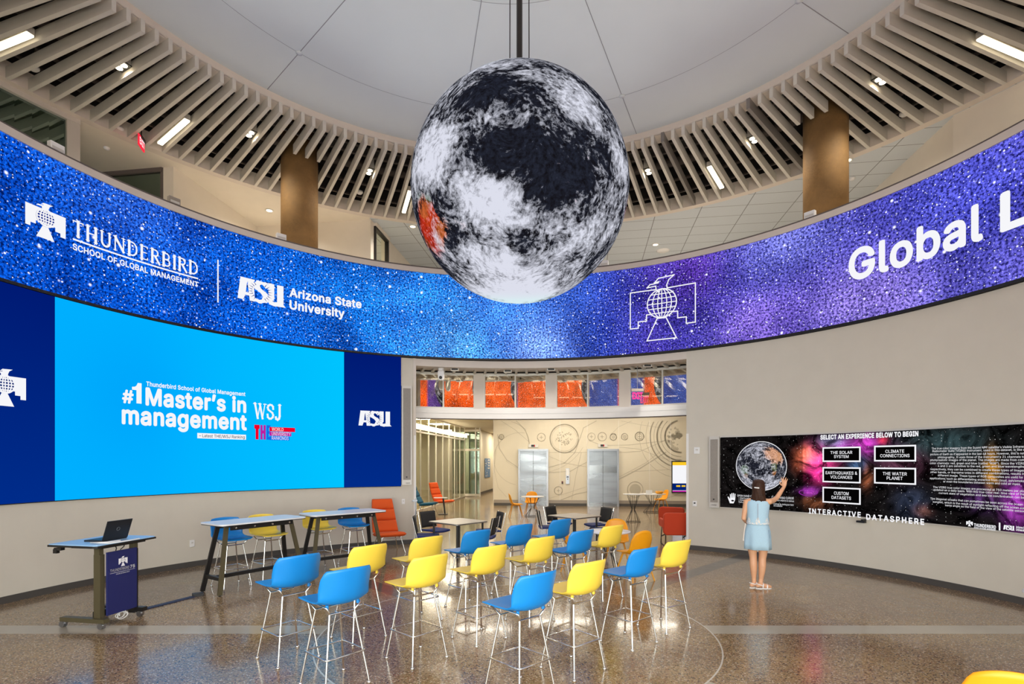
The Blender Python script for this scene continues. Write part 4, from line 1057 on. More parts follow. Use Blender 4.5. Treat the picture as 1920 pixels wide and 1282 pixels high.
def earth_globe(q):
    lm = sum(w_ * math.exp(-(q - c).length_squared / (2 * s * s)) for c, s, w_, _ in LANDS)
    best = max(LANDS, key=lambda t_: t_[2] * math.exp(-(q - t_[0]).length_squared / (2 * t_[1] ** 2)))
    ice = math.exp(-((q - G2(975, 570)).length / .42) ** 2) * 1.2 + math.exp(-((q - G2(930, 108)).length / .25) ** 2)
    return gsum(q, GCL) + .10, best[3], lm * .62, ice
gl = thing('globe_display', 'giant glowing globe of the earth hanging from the middle of the round ceiling', 'globe', GCEN)
M['earth'] = planet_mat('earth_display', .95, 5.0)
ns, nt_ = 160, 96; vs = []; ds = []
for j in range(nt_ + 1):
    th = pi * j / nt_
    for i in range(ns):
        ph = 2 * pi * i / ns; d = Vector((sin(th) * cos(ph), sin(th) * sin(ph), cos(th)))
        vs.append(GCEN + d * GRAD); ds.append(Vector((d.dot(rv), d.dot(uvv), d.dot(tv))))
fs = [(j * ns + i, (j + 1) * ns + i, (j + 1) * ns + (i + 1) % ns, j * ns + (i + 1) % ns) for j in range(nt_) for i in range(ns)]
me = MB().add(vs, fs, True).mesh('screen'); planet_attrs(me, ds, earth_globe)
obj('screen', me, M['earth'], gl)
zt = GCEN.z + GRAD
obj('rod', MB().tube([(GCEN.x, GCEN.y, zt - .03), (GCEN.x, GCEN.y, ZD - .012)], .035, 12), M['black'], gl)
for dx in (-.11, .11):
    obj('cable', MB().tube([(GCEN.x + dx, GCEN.y, zt - .02), (GCEN.x + dx, GCEN.y, zt + .16), (GCEN.x + dx * .95, GCEN.y, ZD - .012)], .006, 6), M['black'], gl)
    obj('shackle', MB().tube([(GCEN.x + dx, GCEN.y, zt - .02), (GCEN.x + dx, GCEN.y, zt + .12)], .015, 8), M['black'], gl)
obj('top_plate', MB().lathe([(0, -.05), (.26, -.05), (.26, .005), (0, .005)], (GCEN.x, GCEN.y, zt), 32), M['black'], gl)

# ------------------------------------------------------------------ bar stools
def interp(keys, t):
    for (t0, a), (t1, b) in zip(keys, keys[1:]):
        if t <= t1:
            k = (t - t0) / (t1 - t0) if t1 > t0 else 0; k = k * k * (3 - 2 * k) * .4 + k * .6
            return tuple(x + (y - x) * k for x, y in zip(a, b))
    return keys[-1][1]
# t: (x, z, half width, inward curl)
SH_HI = [(0, (.285, .750, .205, .004)), (.06, (.275, .765, .222, .008)), (.22, (.16, .762, .236, .015)), (.40, (.02, .750, .243, .026)), (.52, (-.10, .742, .246, .040)), (.60, (-.185, .757, .247, .062)), (.67, (-.232, .81, .247, .09)), (.75, (-.255, .88, .247, .10)), (.87, (-.278, .98, .245, .095)), (1, (-.298, 1.08, .235, .075))]
def shell_mb(keys, crown=.028, nu=22, nv=26):
    pts = [interp(keys, j / nv) for j in range(nv + 1)]
    def fn(u, v):
        j = min(nv, int(round(v * nv))); x, z, hw, curl = pts[j]
        a, b = pts[max(0, j - 1)], pts[min(nv, j + 1)]
        d = Vector((b[0] - a[0], 0, b[1] - a[1])).normalized(); n = Vector((d.z, 0, -d.x))   # towards the sitter
        s = (u * 2 - 1); k = abs(s) ** 2.4
        w = hw
        if j > nv - 3: w = hw - (.03, .012, .004)[nv - j] * k
        if j < 2: w = hw - (.03, .012)[j] * k
        p = Vector((x, s * w, z)) + n * curl * k * (1 if n.z > 0 or n.x > 0 else -1)
        if v > .75: p.z -= crown * s * s * (v - .75) / .25
        if v < .1: p.x -= .03 * s * s
        return p
    return MB().grid(fn, nu, nv)
def solid(o, th=.011):
    m = o.modifiers.new('shell', 'SOLIDIFY'); m.thickness = th; m.offset = 0
    return o
def make_stool(color, label, group):
    t = thing('bar_stool', label, 'stool', (0, 0, 0), 0, group)
    solid(obj('seat_shell', shell_mb(SH_HI), color, t, False))
    for s in (-1, 1):
        obj('mounting_pad', MB().tube([(-.13, s * .15, .72), (-.13, s * .15, .755)], .014, 10), color, t, False)
        obj('mounting_pad', MB().tube([(.15, s * .15, .73), (.15, s * .15, .765)], .012, 10), color, t, False)
    r = .0095
    top = {(sx, sy): Vector((sx * .122, sy * .122, .665)) for sx in (-1, 1) for sy in (-1, 1)}
    ft = {(sx, sy): Vector((sx * .215, sy * .215, .012)) for sx in (-1, 1) for sy in (-1, 1)}
    for k in top:
        lg = obj('leg', MB().tube([ft[k], top[k]], r, 10), M['chrome'], t, False)
        obj('foot_glide', MB().lathe([(.016, 0), (.019, .006), (.016, .018), (.008, .022)], (ft[k].x, ft[k].y, 0), 14), M['chrome'], lg, False)
    for sy in (-1, 1):
        obj('seat_support', MB().tube([top[(1, sy)], (.19, sy * .165, .742), (.155, sy * .172, .75), (-.125, sy * .172, .738), (-.15, sy * .165, .732), top[(-1, sy)]], r * .9, 8), M['chrome'], t, False)
    for sx in (-1, 1):
        obj('cross_bar', MB().tube([top[(sx, -1)], top[(sx, 1)]], r * .9, 8), M['chrome'], t, False)
    q = .195; c = .03; loop = []
    for sx, sy in ((1, 1), (-1, 1), (-1, -1), (1, -1)):
        A, B_ = ((sx * q, sy * (q - c)), (sx * (q - c), sy * q))
        if sx * sy < 0: A, B_ = B_, A
        loop += [(A[0], A[1], .298), (sx * (q - c * .3), sy * (q - c * .3), .298), (B_[0], B_[1], .298)]
    obj('footrest', MB().tube(loop, r * .85, 8, True), M['chrome'], t, False)
    return t
B_, Y_ = 'blue', 'yellow'
STOOLS = [(B_, -2.24, 5.43, 140, 'blue bar stool farthest left of the loose group, nearest the podium', 0),
 (B_, -1.56, 4.80, 138, 'second blue bar stool from the podium side, its front feet at the lower edge', 0),
 (Y_, -1.70, 6.06, 139, 'yellow bar stool half hidden behind the second blue stool from the left', 0),
 (Y_, -1.14, 6.72, 135, 'yellow bar stool standing directly behind the front middle yellow one, left of centre', 0),
 (Y_, -.93, 5.42, 137, 'yellow bar stool front and left of centre, its whole chrome frame in clear view', 0),
 (B_, -.56, 7.34, 134, 'blue bar stool behind the yellow ones, in front of the taupe square table', 0),
 (Y_, -.33, 6.03, 133, 'yellow bar stool in the middle, in front of the blue one by the taupe table', 0),
 (B_, .05, 8.0, 130, 'blue bar stool in the back row, just left of the hall opening centre line', 0),
 (Y_, .27, 6.71, 132, 'yellow bar stool in the middle, right behind the nearest blue stool', 0),
 (B_, .71, 8.7, 131, 'darker blue bar stool farthest back of the group, by the black mesh chairs', 0),
 (B_, .86, 7.34, 131, 'blue bar stool in front of the farthest blue one, left of the round white table', 0),
 (Y_, 1.38, 7.88, 128, 'yellow bar stool right in front of the round white table', 0),
 (B_, 1.33, 5.90, 130, 'blue bar stool farthest right among the blue ones, in front of an amber chair', 0),
 (Y_, 1.875, 6.44, 125, 'yellow bar stool farthest right of the group, nearest the woman', 0),
 (B_, .10, 4.62, 133, 'blue bar stool nearest the viewer, its feet cut off by the lower edge', 0),
 (Y_, .62, 5.14, 131, 'yellow bar stool in the right foreground beside the nearest blue stool', 0),
 (B_, -4.44, 8.56, -38, 'blue bar stool behind the left end of the long white bar table by the wall', 1),
 (Y_, -4.08, 9.06, -36, 'yellow bar stool tucked behind the right end of the first bar table', 1),
 (Y_, -3.50, 9.88, -46, 'yellow bar stool behind the second bar table, partly behind its black leg', 1),
 (B_, -3.00, 10.34, -50, 'blue bar stool behind the second bar table, nearest the orange lounge chair', 1)]
GR_ = ('bar stools set out for an audience', 'bar stools behind the bar tables')
proto = {}
for c, x, y, a, lab, g_ in STOOLS:
    if c not in proto:
        proto[c] = make_stool(M[c], lab, GR_[g_]); proto[c].location = (x, y, 0); proto[c].rotation_euler = (0, 0, RAD(a))
    else: dup(proto[c], (x, y, 0), RAD(a), lab, GR_[g_])

# ------------------------------------------------------------------ bar tables by the left wall
def rrect(lx, ly, r, n=6):
    P = []
    for sx, sy, a0 in ((1, 1, 0), (-1, 1, 90), (-1, -1, 180), (1, -1, 270)):
        P += [(sx * (lx / 2 - r) + r * cos(RAD(a0 + 90 * k / n)), sy * (ly / 2 - r) + r * sin(RAD(a0 + 90 * k / n))) for k in range(n + 1)]
    return P
def make_bar_table(label, loc, rz):
    t = thing('bar_table', label, 'table', loc, rz, 'long white bar tables'); L, Wd, H = 1.46, .66, 1.06
    obj('tabletop', MB().prism(rrect(L, Wd, .09), .022, Matrix.Translation((0, 0, H - .022))), M['tabletop'], t, False)
    obj('underside', MB().prism(rrect(L - .01, Wd - .01, .085), .012, Matrix.Translation((0, 0, H - .034))), M['black'], t, False)
    for sy in (-.2, .2):
        ap = obj('apron', MB().bar((-.52, sy, H - .075), (.52, sy, H - .075), .03, .07), M['black'], t, False)
        bt = MB()
        for x_ in (-.45, -.15, .15, .45): bt.tube([(x_, sy * 1.06, H - .075), (x_, sy * 1.16, H - .075)], .014, 8)
        obj('bolt', bt, M['chrome'], ap, False)
    for sx in (-1, 1):
        for sy in (-1, 1):
            a = Vector((sx * .71, sy * .25, .012)); b = Vector((sx * .54, sy * .12, H - .04))
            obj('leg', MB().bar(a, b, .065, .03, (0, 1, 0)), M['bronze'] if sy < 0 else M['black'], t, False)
            obj('foot', MB().lathe([(.018, 0), (.018, .012)], (a.x, a.y, 0), 10), M['black'], t, False)
        obj('stretcher', MB().bar((sx * .67, -.225, .24), (sx * .67, .225, .24), .05, .05), M['black'], t, False)
    obj('foot_rail', MB().bar((-.67, 0, .24), (.67, 0, .24), .04, .055), M['black'], t, False)
    return t
t1 = make_bar_table('long white topped bar table nearest the podium, with black splayed legs', (-4.07, 8.60, 0), RAD(56))
dup(t1, (-3.05, 9.89, 0), RAD(44), 'long white topped bar table beyond the first one, nearest the orange lounge chair', 'long white bar tables')

# ------------------------------------------------------------------ amber shell chairs
SH_LO = [(0, (.235, .452, .17, .004)), (.06, (.23, .464, .20, .01)), (.22, (.13, .455, .225, .02)), (.42, (.0, .445, .235, .035)), (.55, (-.11, .448, .235, .05)), (.65, (-.185, .49, .23, .06)), (.75, (-.222, .58, .225, .06)), (.88, (-.25, .71, .222, .055)), (1, (-.27, .855, .19, .04))]
def make_amber(label, loc, rz, group):
    t = thing('shell_chair', label, 'chair', loc, rz, group)
    solid(obj('seat_shell', shell_mb(SH_LO, .05), M['amber'], t, False), .014)
    for sx in (-1, 1):
        for sy in (-1, 1):
            obj('leg', MB().tube([(sx * .24 - .01, sy * .235, .0), (sx * .13 - .01, sy * .13, .44)], [.011, .017], 10), M['amberdark'], t, False)
    obj('under_frame', MB().bar((-.13, -.13, .43), (.11, .13, .43), .03, .02).bar((-.13, .13, .43), (.11, -.13, .43), .03, .02), M['amberdark'], t, False)
    return t
AM = [(2.1, 10.35, -100, 'amber shell chair on the far side of the round white table'), (2.12, 9.02, 118, 'amber shell chair with its back to us, right side of the round white table'),
      (1.24, 9.80, -12, 'amber shell chair mostly hidden behind the blue stool left of the round white table'), (.28, 18.9, 5, 'amber shell chair seen from the side, left of the small table by the left elevator'),
      (.85, 19.85, -100, 'amber shell chair behind the small table by the left elevator'), (6.1, 21.3, 190, 'amber shell chair at the far table under the wall screen'),
      (2.87, 3.13, 62, 'amber shell chair of which only the back top shows in the lower right corner')]
ch = None
for x_, y_, a, lab in AM:
    if ch is None: ch = make_amber(lab, (x_, y_, 0), RAD(a), 'amber shell chairs')
    else: dup(ch, (x_, y_, 0), RAD(a), lab, 'amber shell chairs')
# round tables on wire bases
def make_wire_table(label, loc, r, H, topm, cat='table', group=None):
    t = thing('round_table', label, cat, loc, 0, group)
    obj('tabletop', MB().lathe([(0, H - .022), (r - .012, H - .022), (r, H - .012), (r - .003, H), (0, H)], (0, 0, 0), 48), topm, t, False)
    rod = MB(); rb_, rm = r * .72, r * .16
    for k in range(4):
        a = RAD(45 + 90 * k)
        for da in (-.25, .25):
            rod.tube([(r * .6 * cos(a + da * 1.6), r * .6 * sin(a + da * 1.6), H - .03), (rm * cos(a), rm * sin(a), H * .45), (rb_ * cos(a + da), rb_ * sin(a + da), .012)], .007, 6)
        rod.tube([(rb_ * cos(a - .25), rb_ * sin(a - .25), .012), (rb_ * cos(a + .25), rb_ * sin(a + .25), .012)], .007, 6)
        rod.tube([(rb_ * cos(a + .25), rb_ * sin(a + .25), .012), (rb_ * cos(a + pi / 2 - .25), rb_ * sin(a + pi / 2 - .25), .012)], .007, 6)
    obj('wire_base', rod, M['black'], t, False); return t
make_wire_table('round white table on a black wire base beside the amber chairs, behind the yellow stools', (1.81, 9.62, 0), .39, .74, M['tabletop'])
make_wire_table('small round table with two amber chairs in front of the left elevator', (.88, 19.2, 0), .42, .73, M['tabletop'])
make_wire_table('tall small round table on a wire base in front of the right elevator wall', (4.1, 17.5, 0), .33, .92, M['tabletop'])
tt = make_wire_table('round table under the wall screen with a folded card on it', (5.6, 20.7, 0), .50, .73, M['tabletop'])
obj_c = MB().bar((5.32, 20.62, .80), (5.56, 20.6, .80), .02, .14)
tag(obj('table_card', obj_c, M['whiteplastic']), 'small white folded card standing on the far round table', 'card')
bk = MB().lathe([(.10, .73), (.14, .76), (.15, .83), (.13, .83), (.09, .75), (0, .75)], (5.84, 20.62, 0), 20)
tag(obj('bowl', bk, M['amberdark']), 'shallow amber bowl on the far round table beside the chair', 'bowl')
t = thing('round_table', 'round white table at the right picture edge, only its rim showing', 'table', (5.34, 4.9, 0))
obj('tabletop', MB().lathe([(0, .718), (.43, .718), (.45, .73), (.447, .74), (0, .74)], (0, 0, 0), 48), M['tabletop'], t, False)
obj('pedestal', MB().tube([(0, 0, .02), (0, 0, .72)], .035, 16), M['black'], t, False)
obj('base_plate', MB().lathe([(0, 0), (.27, 0), (.27, .012), (.05, .03), (0, .03)], (0, 0, 0), 32), M['black'], t, False)

# ------------------------------------------------------------------ square tables with mesh-back chairs
def make_square_table(label, loc, rz):
    t = thing('square_table', label, 'table', loc, rz, 'taupe square tables')
    bevel(obj('tabletop', MB().prism(rrect(.9, .9, .06), .028, Matrix.Translation((0, 0, .712))), M['taupe'], t, False), .004)
    obj('edge_band', MB().prism(rrect(.904, .904, .062), .012, Matrix.Translation((0, 0, .716))), M['steel'], t, False)
    for sx in (-1, 1):
        for sy in (-1, 1): obj('leg', MB().tube([(sx * .36, sy * .36, 0), (sx * .36, sy * .36, .712)], .022, 12), M['black'], t, False)
    return t
q1 = make_square_table('taupe square table on the left with four black chairs round it', (-1.05, 11.2, 0), RAD(48))
dup(q1, (1.53, 12.35, 0), RAD(40), 'taupe square table farther right with black chairs, behind the blue stools', 'taupe square tables')
def make_mesh_chair(label, loc, rz):
    t = thing('mesh_chair', label, 'chair', loc, rz, 'black mesh-back chairs')
    bevel(obj('seat', MB().grid(lambda u, v: Vector((-.22 + .46 * v, -.225 + .45 * u, .455 + .02 * (2 * u - 1) ** 2 - .03 * max(0, v - .7) * 3 * (v - .7))), 8, 8), M['navyseat'], t, False)).modifiers.clear()
    solid(t.children[0], .035)
    bk = obj('backrest', MB().grid(lambda u, v: Vector((-.225 - .07 * v + .03 * (2 * u - 1) ** 2, (-.215 + .43 * u) * (1 + .04 * v), .52 + .35 * v)), 8, 6), M['mesh'], t, False); solid(bk, .012)
    for sy in (-1, 1):
        obj('back_post', MB().tube([(-.20, sy * .232, .44), (-.24, sy * .24, .6), (-.30, sy * .245, .875)], .010, 8), M['chrome'], t, False)
        for x0, x1 in ((.20, .23), (-.20, -.26)):
            obj('leg', MB().tube([(x0, sy * .225, .44), (x1, sy * .235, .0)], .010, 8), M['chrome'], t, False)
    return t
MC = [(-1.66, 10.95, 8, 'black mesh chair with navy seat nearest the opening edge, left of the left taupe table'), (-1.62, 11.85, -40, 'black mesh chair behind the nearest one on the left of the left taupe table'),
      (-.52, 10.75, 165, 'black mesh chair at the right of the left taupe table, behind the blue stool'), (-.42, 11.75, 200, 'black mesh chair on the far right of the left taupe table'),
      (.95, 12.35, 5, 'black mesh chair nearer on the left of the right-hand taupe table'), (1.25, 13.1, -40, 'black mesh chair at the far left of the right-hand taupe table'),
      (2.05, 11.95, 165, 'black mesh chair nearer on the right of the right-hand taupe table'), (2.15, 12.85, 205, 'black mesh chair at the far right of the right-hand taupe table')]
ch = None
for x_, y_, a, lab in MC:
    if ch is None: ch = make_mesh_chair(lab, (x_, y_, 0), RAD(a))
    else: dup(ch, (x_, y_, 0), RAD(a), lab, 'black mesh-back chairs')

# ------------------------------------------------------------------ lounge chairs
def cushion(mb, c0, c1, w0, w1, th, n=8):
    """soft slab between two edge centres in the x-z plane"""
    c0 = Vector(c0); c1 = Vector(c1); d = (c1 - c0).normalized(); nn = Vector((-d.z, 0, d.x))
    rings = []; m = 8
    for j in range(m + 1):
        k = j / m; e = min(1, sqrt(max(0, 1 - (2 * k - 1) ** 6)) + .12); w = (w0 + (w1 - w0) * k) / 2; p = c0.lerp(c1, k); r = []
        for i in range(24):
            a = 2 * pi * i / 24; sx = abs(cos(a)) ** .35 * (1 if cos(a) >= 0 else -1); sy = abs(sin(a)) ** .6 * (1 if sin(a) >= 0 else -1)
            r.append(p + Vector((0, 1, 0)) * sx * w + nn * sy * th / 2 * e)
        rings.append(r)
    return mb.loft(rings)
def make_lounge(label, loc, rz, m):
    t = thing('lounge_chair', label, 'chair', loc, rz, 'high-backed lounge chairs')
    obj('seat_cushion', cushion(MB(), (-.30, 0, .37), (.32, 0, .42), .58, .60, .10), m, t, False)
    for a, b, w0, w1 in (((-.28, 0, .41), (-.42, 0, .66), .58, .55), ((-.42, 0, .66), (-.52, 0, .90), .55, .51), ((-.52, 0, .90), (-.60, 0, 1.13), .51, .46)):
        obj('back_cushion', cushion(MB(), a, b, w0, w1, .085), m, t, False)
    for sy in (-1, 1):
        obj('leg', MB().tube([(.20, sy * .2, .36), (.26, sy * .29, .0)], .010, 8), M['chrome'], t, False)
        obj('leg', MB().tube([(-.22, sy * .2, .34), (-.36, sy * .29, .0)], .010, 8), M['chrome'], t, False)
        obj('side_rail', MB().tube([(.24, sy * .2, .355), (-.26, sy * .2, .32)], .010, 8), M['chrome'], t, False)
    obj('front_rail', MB().tube([(.21, -.21, .32), (.21, .21, .32)], .009, 8), M['chrome'], t, False)
    return t
l1 = make_lounge('orange high-backed lounge chair against the wall beside the bar tables', (-2.62, 11.72, 0), RAD(-62), M['orange'])
def recolor(root, m):
    for c in root.children:
        if 'cushion' in c.name:
            c.data = c.data.copy(); c.data.materials.clear(); c.data.materials.append(m)
make_lounge('orange high-backed lounge chair in the lobby by the corridor glass', (-2.55, 21.2, 0), RAD(-35), M['orange'])
make_lounge('teal high-backed lounge chair in the lobby, seen from its side', (-3.0, 20.0, 0), RAD(-8), M['teal'])
t = thing('side_table', 'small side table with one slanted black leg between the lobby lounge chairs', 'table', (-2.42, 20.0, 0))
obj('tabletop', MB().prism(rrect(.5, .36, .06), .02, Matrix.Translation((-.12, 0, .61))), M['tabletop'], t, False)
obj('leg', MB().bar((-.02, 0, .61), (.05, 0, .02), .10, .05), M['black'], t, False)
obj('foot_plate', MB().box((-.02, 0, .01), (.34, .3, .02)), M['black'], t, False)
def make_tub(label, loc, rz):
    t = thing('armchair', label, 'chair', loc, rz, 'rust red armchairs')
    bk = MB().prism(rrect(.66, .52, .09, 6), .14, Matrix(((0, 0, -1, -.24), (1, 0, 0, 0), (0, 1, 0, .53), (0, 0, 0, 1))))
    bevel(obj('backrest', bk, M['red'], t, False), .03, 4)
    bevel(obj('seat', MB().box((.02, 0, .38), (.54, .48, .14)), M['red'], t, False), .04, 4)
    for sy in (-1, 1):
        bevel(obj('armrest', MB().box((.02, sy * .285, .52), (.5, .08, .2)), M['red'], t, False), .03, 3)
        obj('sled_leg', MB().tube([(.22, sy * .26, .34), (.24, sy * .28, .01), (-.28, sy * .28, .01), (-.25, sy * .26, .36)], .010, 8), M['black'], t, False)
    return t
c1_ = make_tub('rust red armchair with its back to us at the right edge of the opening', (3.98, 12.75, 0), RAD(85))
dup(c1_, (4.45, 14.3, 0), RAD(60), 'rust red armchair partly hidden beyond the first one at the right edge', 'rust red armchairs')

# ------------------------------------------------------------------ podium with laptop
pd = thing('podium_desk', 'black wheeled standing desk with navy front panel and laptop on top', 'desk', (-4.86, 6.62, 0), RAD(-10))
# local: x towards the audience, y along the panel
obj('tabletop', MB().prism([(-.46, -.40), (.18, -.42), (.22, -.40), (.22, .40), (.18, .42), (-.46, .40)], .018, Matrix.Translation((-.06, 0, 1.0))), mat('pale_blue_laminate', rgb(160, 200, 236), .3), pd, False)
rim = MB(); ed = [(-.52, -.405), (.12, -.425), (.17, -.405), (.17, .405), (.12, .425), (-.52, .405)]
rim.prism([(x_ * 1.015, y_ * 1.015) for x_, y_ in ed], .022, Matrix.Translation((0, 0, .985)))
obj('desk_edge', rim, M['black'], pd, False)
for sy in (-1, 1):
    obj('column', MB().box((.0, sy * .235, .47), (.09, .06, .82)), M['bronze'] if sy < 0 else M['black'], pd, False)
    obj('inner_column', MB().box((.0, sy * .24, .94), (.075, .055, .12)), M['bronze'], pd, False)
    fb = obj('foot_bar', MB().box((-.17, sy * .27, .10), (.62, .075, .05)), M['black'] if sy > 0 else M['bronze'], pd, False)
    for x_ in (-.44, .10):
        cs = obj('caster', MB().tube([(x_ - .03, sy * .27 - .024, .036), (x_ - .03, sy * .27 + .024, .036)], .036, 18), M['steel'], fb, False)
        obj('caster_fork', MB().box((x_, sy * .27, .062), (.04, .028, .03)), M['steel'], cs, False)
obj('cross_beam', MB().box((-.05, 0, .16), (.05, .5, .07)), M['black'], pd, False)
obj('desk_frame', MB().box((-.1, 0, .972), (.42, .62, .026)), M['black'], pd, False)
obj('lever', MB().box((-.42, -.36, .955), (.10, .05, .03)).box((-.45, -.37, .93), (.05, .04, .05)), M['black'], pd, False)
pan = obj('front_panel', MB().box((.075, 0, .52), (.022, .41, .76)), mat('navy_panel', rgb(28, 34, 92), .5), pd, False)
pf = lambda x_, y_, off=.003: Vector((.087 + off, -.205 + x_, .14 + y_))
mw = mat('white_print', rgb(240, 238, 240), .6); mk = mat('navy_print', rgb(28, 34, 92), .6)
mb = MB(); put_text(mb, 'THUNDERBIRD', pf, .03, .515, .265, .032, .008); put_text(mb, '75', pf, .31, .515, .065, .036, .04); put_text(mb, 'ANNIVERSARY', pf, .11, .47, .19, .014, .002, 0, 1.3)
rect(mb, .03, .497, .375, .5, pf); obj('lettering', mb, mw, pan, False)
mb = MB(); f1 = lambda x_, y_: pf(.145 + x_ * .125, .66 + y_ * .125)
flat(mb, E_LW + [(.42, -.38)], f1); flat(mb, [(.56, -.38)] + E_RW, f1); flat(mb, E_HEAD, f1); flat(mb, E_TAIL, f1); flat(mb, [(.40, 0), (.58, 0), (.58, -.46), (.40, -.46)], f1)
o = obj('bird_emblem', mb, mw, pan, False); f2 = lambda x_, y_: pf(.145 + x_ * .125, .66 + y_ * .125, .004)
obj('emblem_globe', stroke(stroke(MB(), circ(GC[0], GC[1], GR, 20), .03, f2, True), [(.3, -.2), (.7, -.2)], .02, f2), mk, o, False)
cb = MB()
cb.tube([(.05, -.08, 1.0), (.07, -.07, .93), (.05, -.06, .90)], .006, 6).tube([(.05, .06, 1.0), (.075, .03, .94), (.05, .0, .90)], .006, 6)
obj('cable', cb, M['black'], pd, False)
cb = MB().tube([(.04 + .02 * sin(k * .11), .03 + (.06 + .02 * sin(k * .07)) * cos(k * .25), .085 + (.045 + .012 * cos(k * .09)) * sin(k * .25)) for k in range(64)], .006, 6)
obj('cable', cb, M['whiteplastic'], pd, False, 'loop of white cable under the panel')
lp = thing('laptop', 'open black laptop standing on the podium desk', 'laptop', (-4.92, 6.64, 1.0185), RAD(-8))
bevel(obj('base', MB().box((-.10, 0, .009), (.25, .36, .018)), M['blackplastic'], lp, False), .004)
obj('keyboard', MB().box((-.11, 0, .0185), (.12, .31, .002)), M['black'], lp, False)
d = Vector((sin(RAD(18)), 0, cos(RAD(18))))
obj('lid', MB().bar((.027, 0, .016), Vector((.027, 0, .016)) + d * .245, .36, .008, (1, 0, 0)), M['blackplastic'], lp, False)
c = Vector((.033, 0, .016)) + d * .13; n_ = Vector((cos(RAD(18)), 0, -sin(RAD(18))))
lg = MB(); ringp = [c + n_ * .001 + Vector((0, .022 * cos(RAD(20 * k)), 0)) + d * .022 * sin(RAD(20 * k)) for k in range(18)]
lg.tube(ringp, .0018, 5, True); obj('lid_badge', lg, M['steel'], lp, False)
o = obj('laptop_cable', MB().tube([(-4.74, 6.52, 1.03), (-4.80, 6.38, 1.03), (-4.95, 6.32, 1.03), (-4.7, 6.30, 1.03), (-4.63, 6.5, 1.03), (-4.62, 6.68, 1.03)], .007, 8), M['whiteplastic']); tag(o, 'white cable lying along the laptop on the podium desk', 'cable')
a, b = flo(272, 1142), flo(362, 1119)
tag(obj('cord_cover', MB().bar(a + Vector((0, 0, .006)), b + Vector((0, 0, .006)), .09, .012), mat('navy_floor_cover', rgb(36, 44, 70), .6)), 'dark flat cord cover on the floor from the podium to the bar table', 'cord cover')
p = flo(371, 1116.5); tag(obj('cord_plug', MB().box((p.x, p.y, .021), (.14, .10, .04), .65), M['blackplastic']), 'dark floor plug box at the end of the cord cover under the bar table', 'plug')

# ------------------------------------------------------------------ the woman at the panel
PH = 66
pr = thing('person', 'woman with long brown hair in a pale blue dress raising a hand at the panel', 'person', (3.93, 8.40, 0), RAD(PH - 90))
# local: x to her right, y ahead of her, z up
def ell(cx, cy, z, rx, ry, n=28, tilt=0.0):
    return [Vector((cx + rx * cos(2 * pi * k / n), cy + ry * sin(2 * pi * k / n), z + tilt * sin(2 * pi * k / n))) for k in range(n)]
bd = MB()
# trunk, neck, head
bd.loft([ell(0, 0, .80, .150, .105), ell(0, -.01, .88, .172, .125), ell(0, -.005, .95, .165, .118), ell(0, .0, 1.04, .130, .098), ell(0, .005, 1.12, .132, .10), ell(0, .01, 1.22, .152, .112), ell(0, .0, 1.32, .165, .100), ell(0, -.01, 1.375, .150, .080), ell(0, -.01, 1.41, .085, .062), ell(0, .0, 1.44, .052, .054), ell(.005, .012, 1.50, .048, .052)])
bd.loft([ell(.008, .03, 1.475, .030, .045), ell(.008, .03, 1.50, .052, .070), ell(.01, .03, 1.54, .066, .086), ell(.01, .025, 1.585, .073, .094), ell(.01, .02, 1.63, .074, .095), ell(.01, .015, 1.67, .062, .080), ell(.01, .012, 1.695, .034, .046), ell(.01, .012, 1.70, .01, .014)])
bd.tube([(.01, .11, 1.60), (.01, .128, 1.575), (.01, .118, 1.56)], [.008, .013, .009], 8, dome=True)      # nose
for sx in (-1, 1): bd.tube([(.01 + sx * .074, .01, 1.565), (.01 + sx * .082, .005, 1.59), (.01 + sx * .078, .0, 1.61)], [.009, .013, .010], 8, dome=True)   # ears
# legs
def leg(sx, dx, dy, rot):
    bd.tube([(sx * .08, -.01, .86), (sx * .082, .0, .70), (sx * .072, .008, .52), (sx * .066, .006, .47), (sx * .064, -.012, .36), (sx * .060, -.012, .28), (sx * .056 + dx * .6, -.004, .15), (sx * .054 + dx, dy, .085)], [.088, .080, .058, .054, .055, .049, .034, .033], 16)
    c, s_ = cos(rot), sin(rot)
    P = lambda f, z: (sx * .054 + dx + f * c, dy + f * s_, z)
    bd.tube([P(-.045, .045), P(-.01, .06), P(.05, .05), P(.11, .036), P(.155, .030)], [.030, .036, .033, .034, .022], 14, dome=True)
leg(-1, .0, -.01, RAD(38)); leg(1, -.015, -.03, RAD(26))
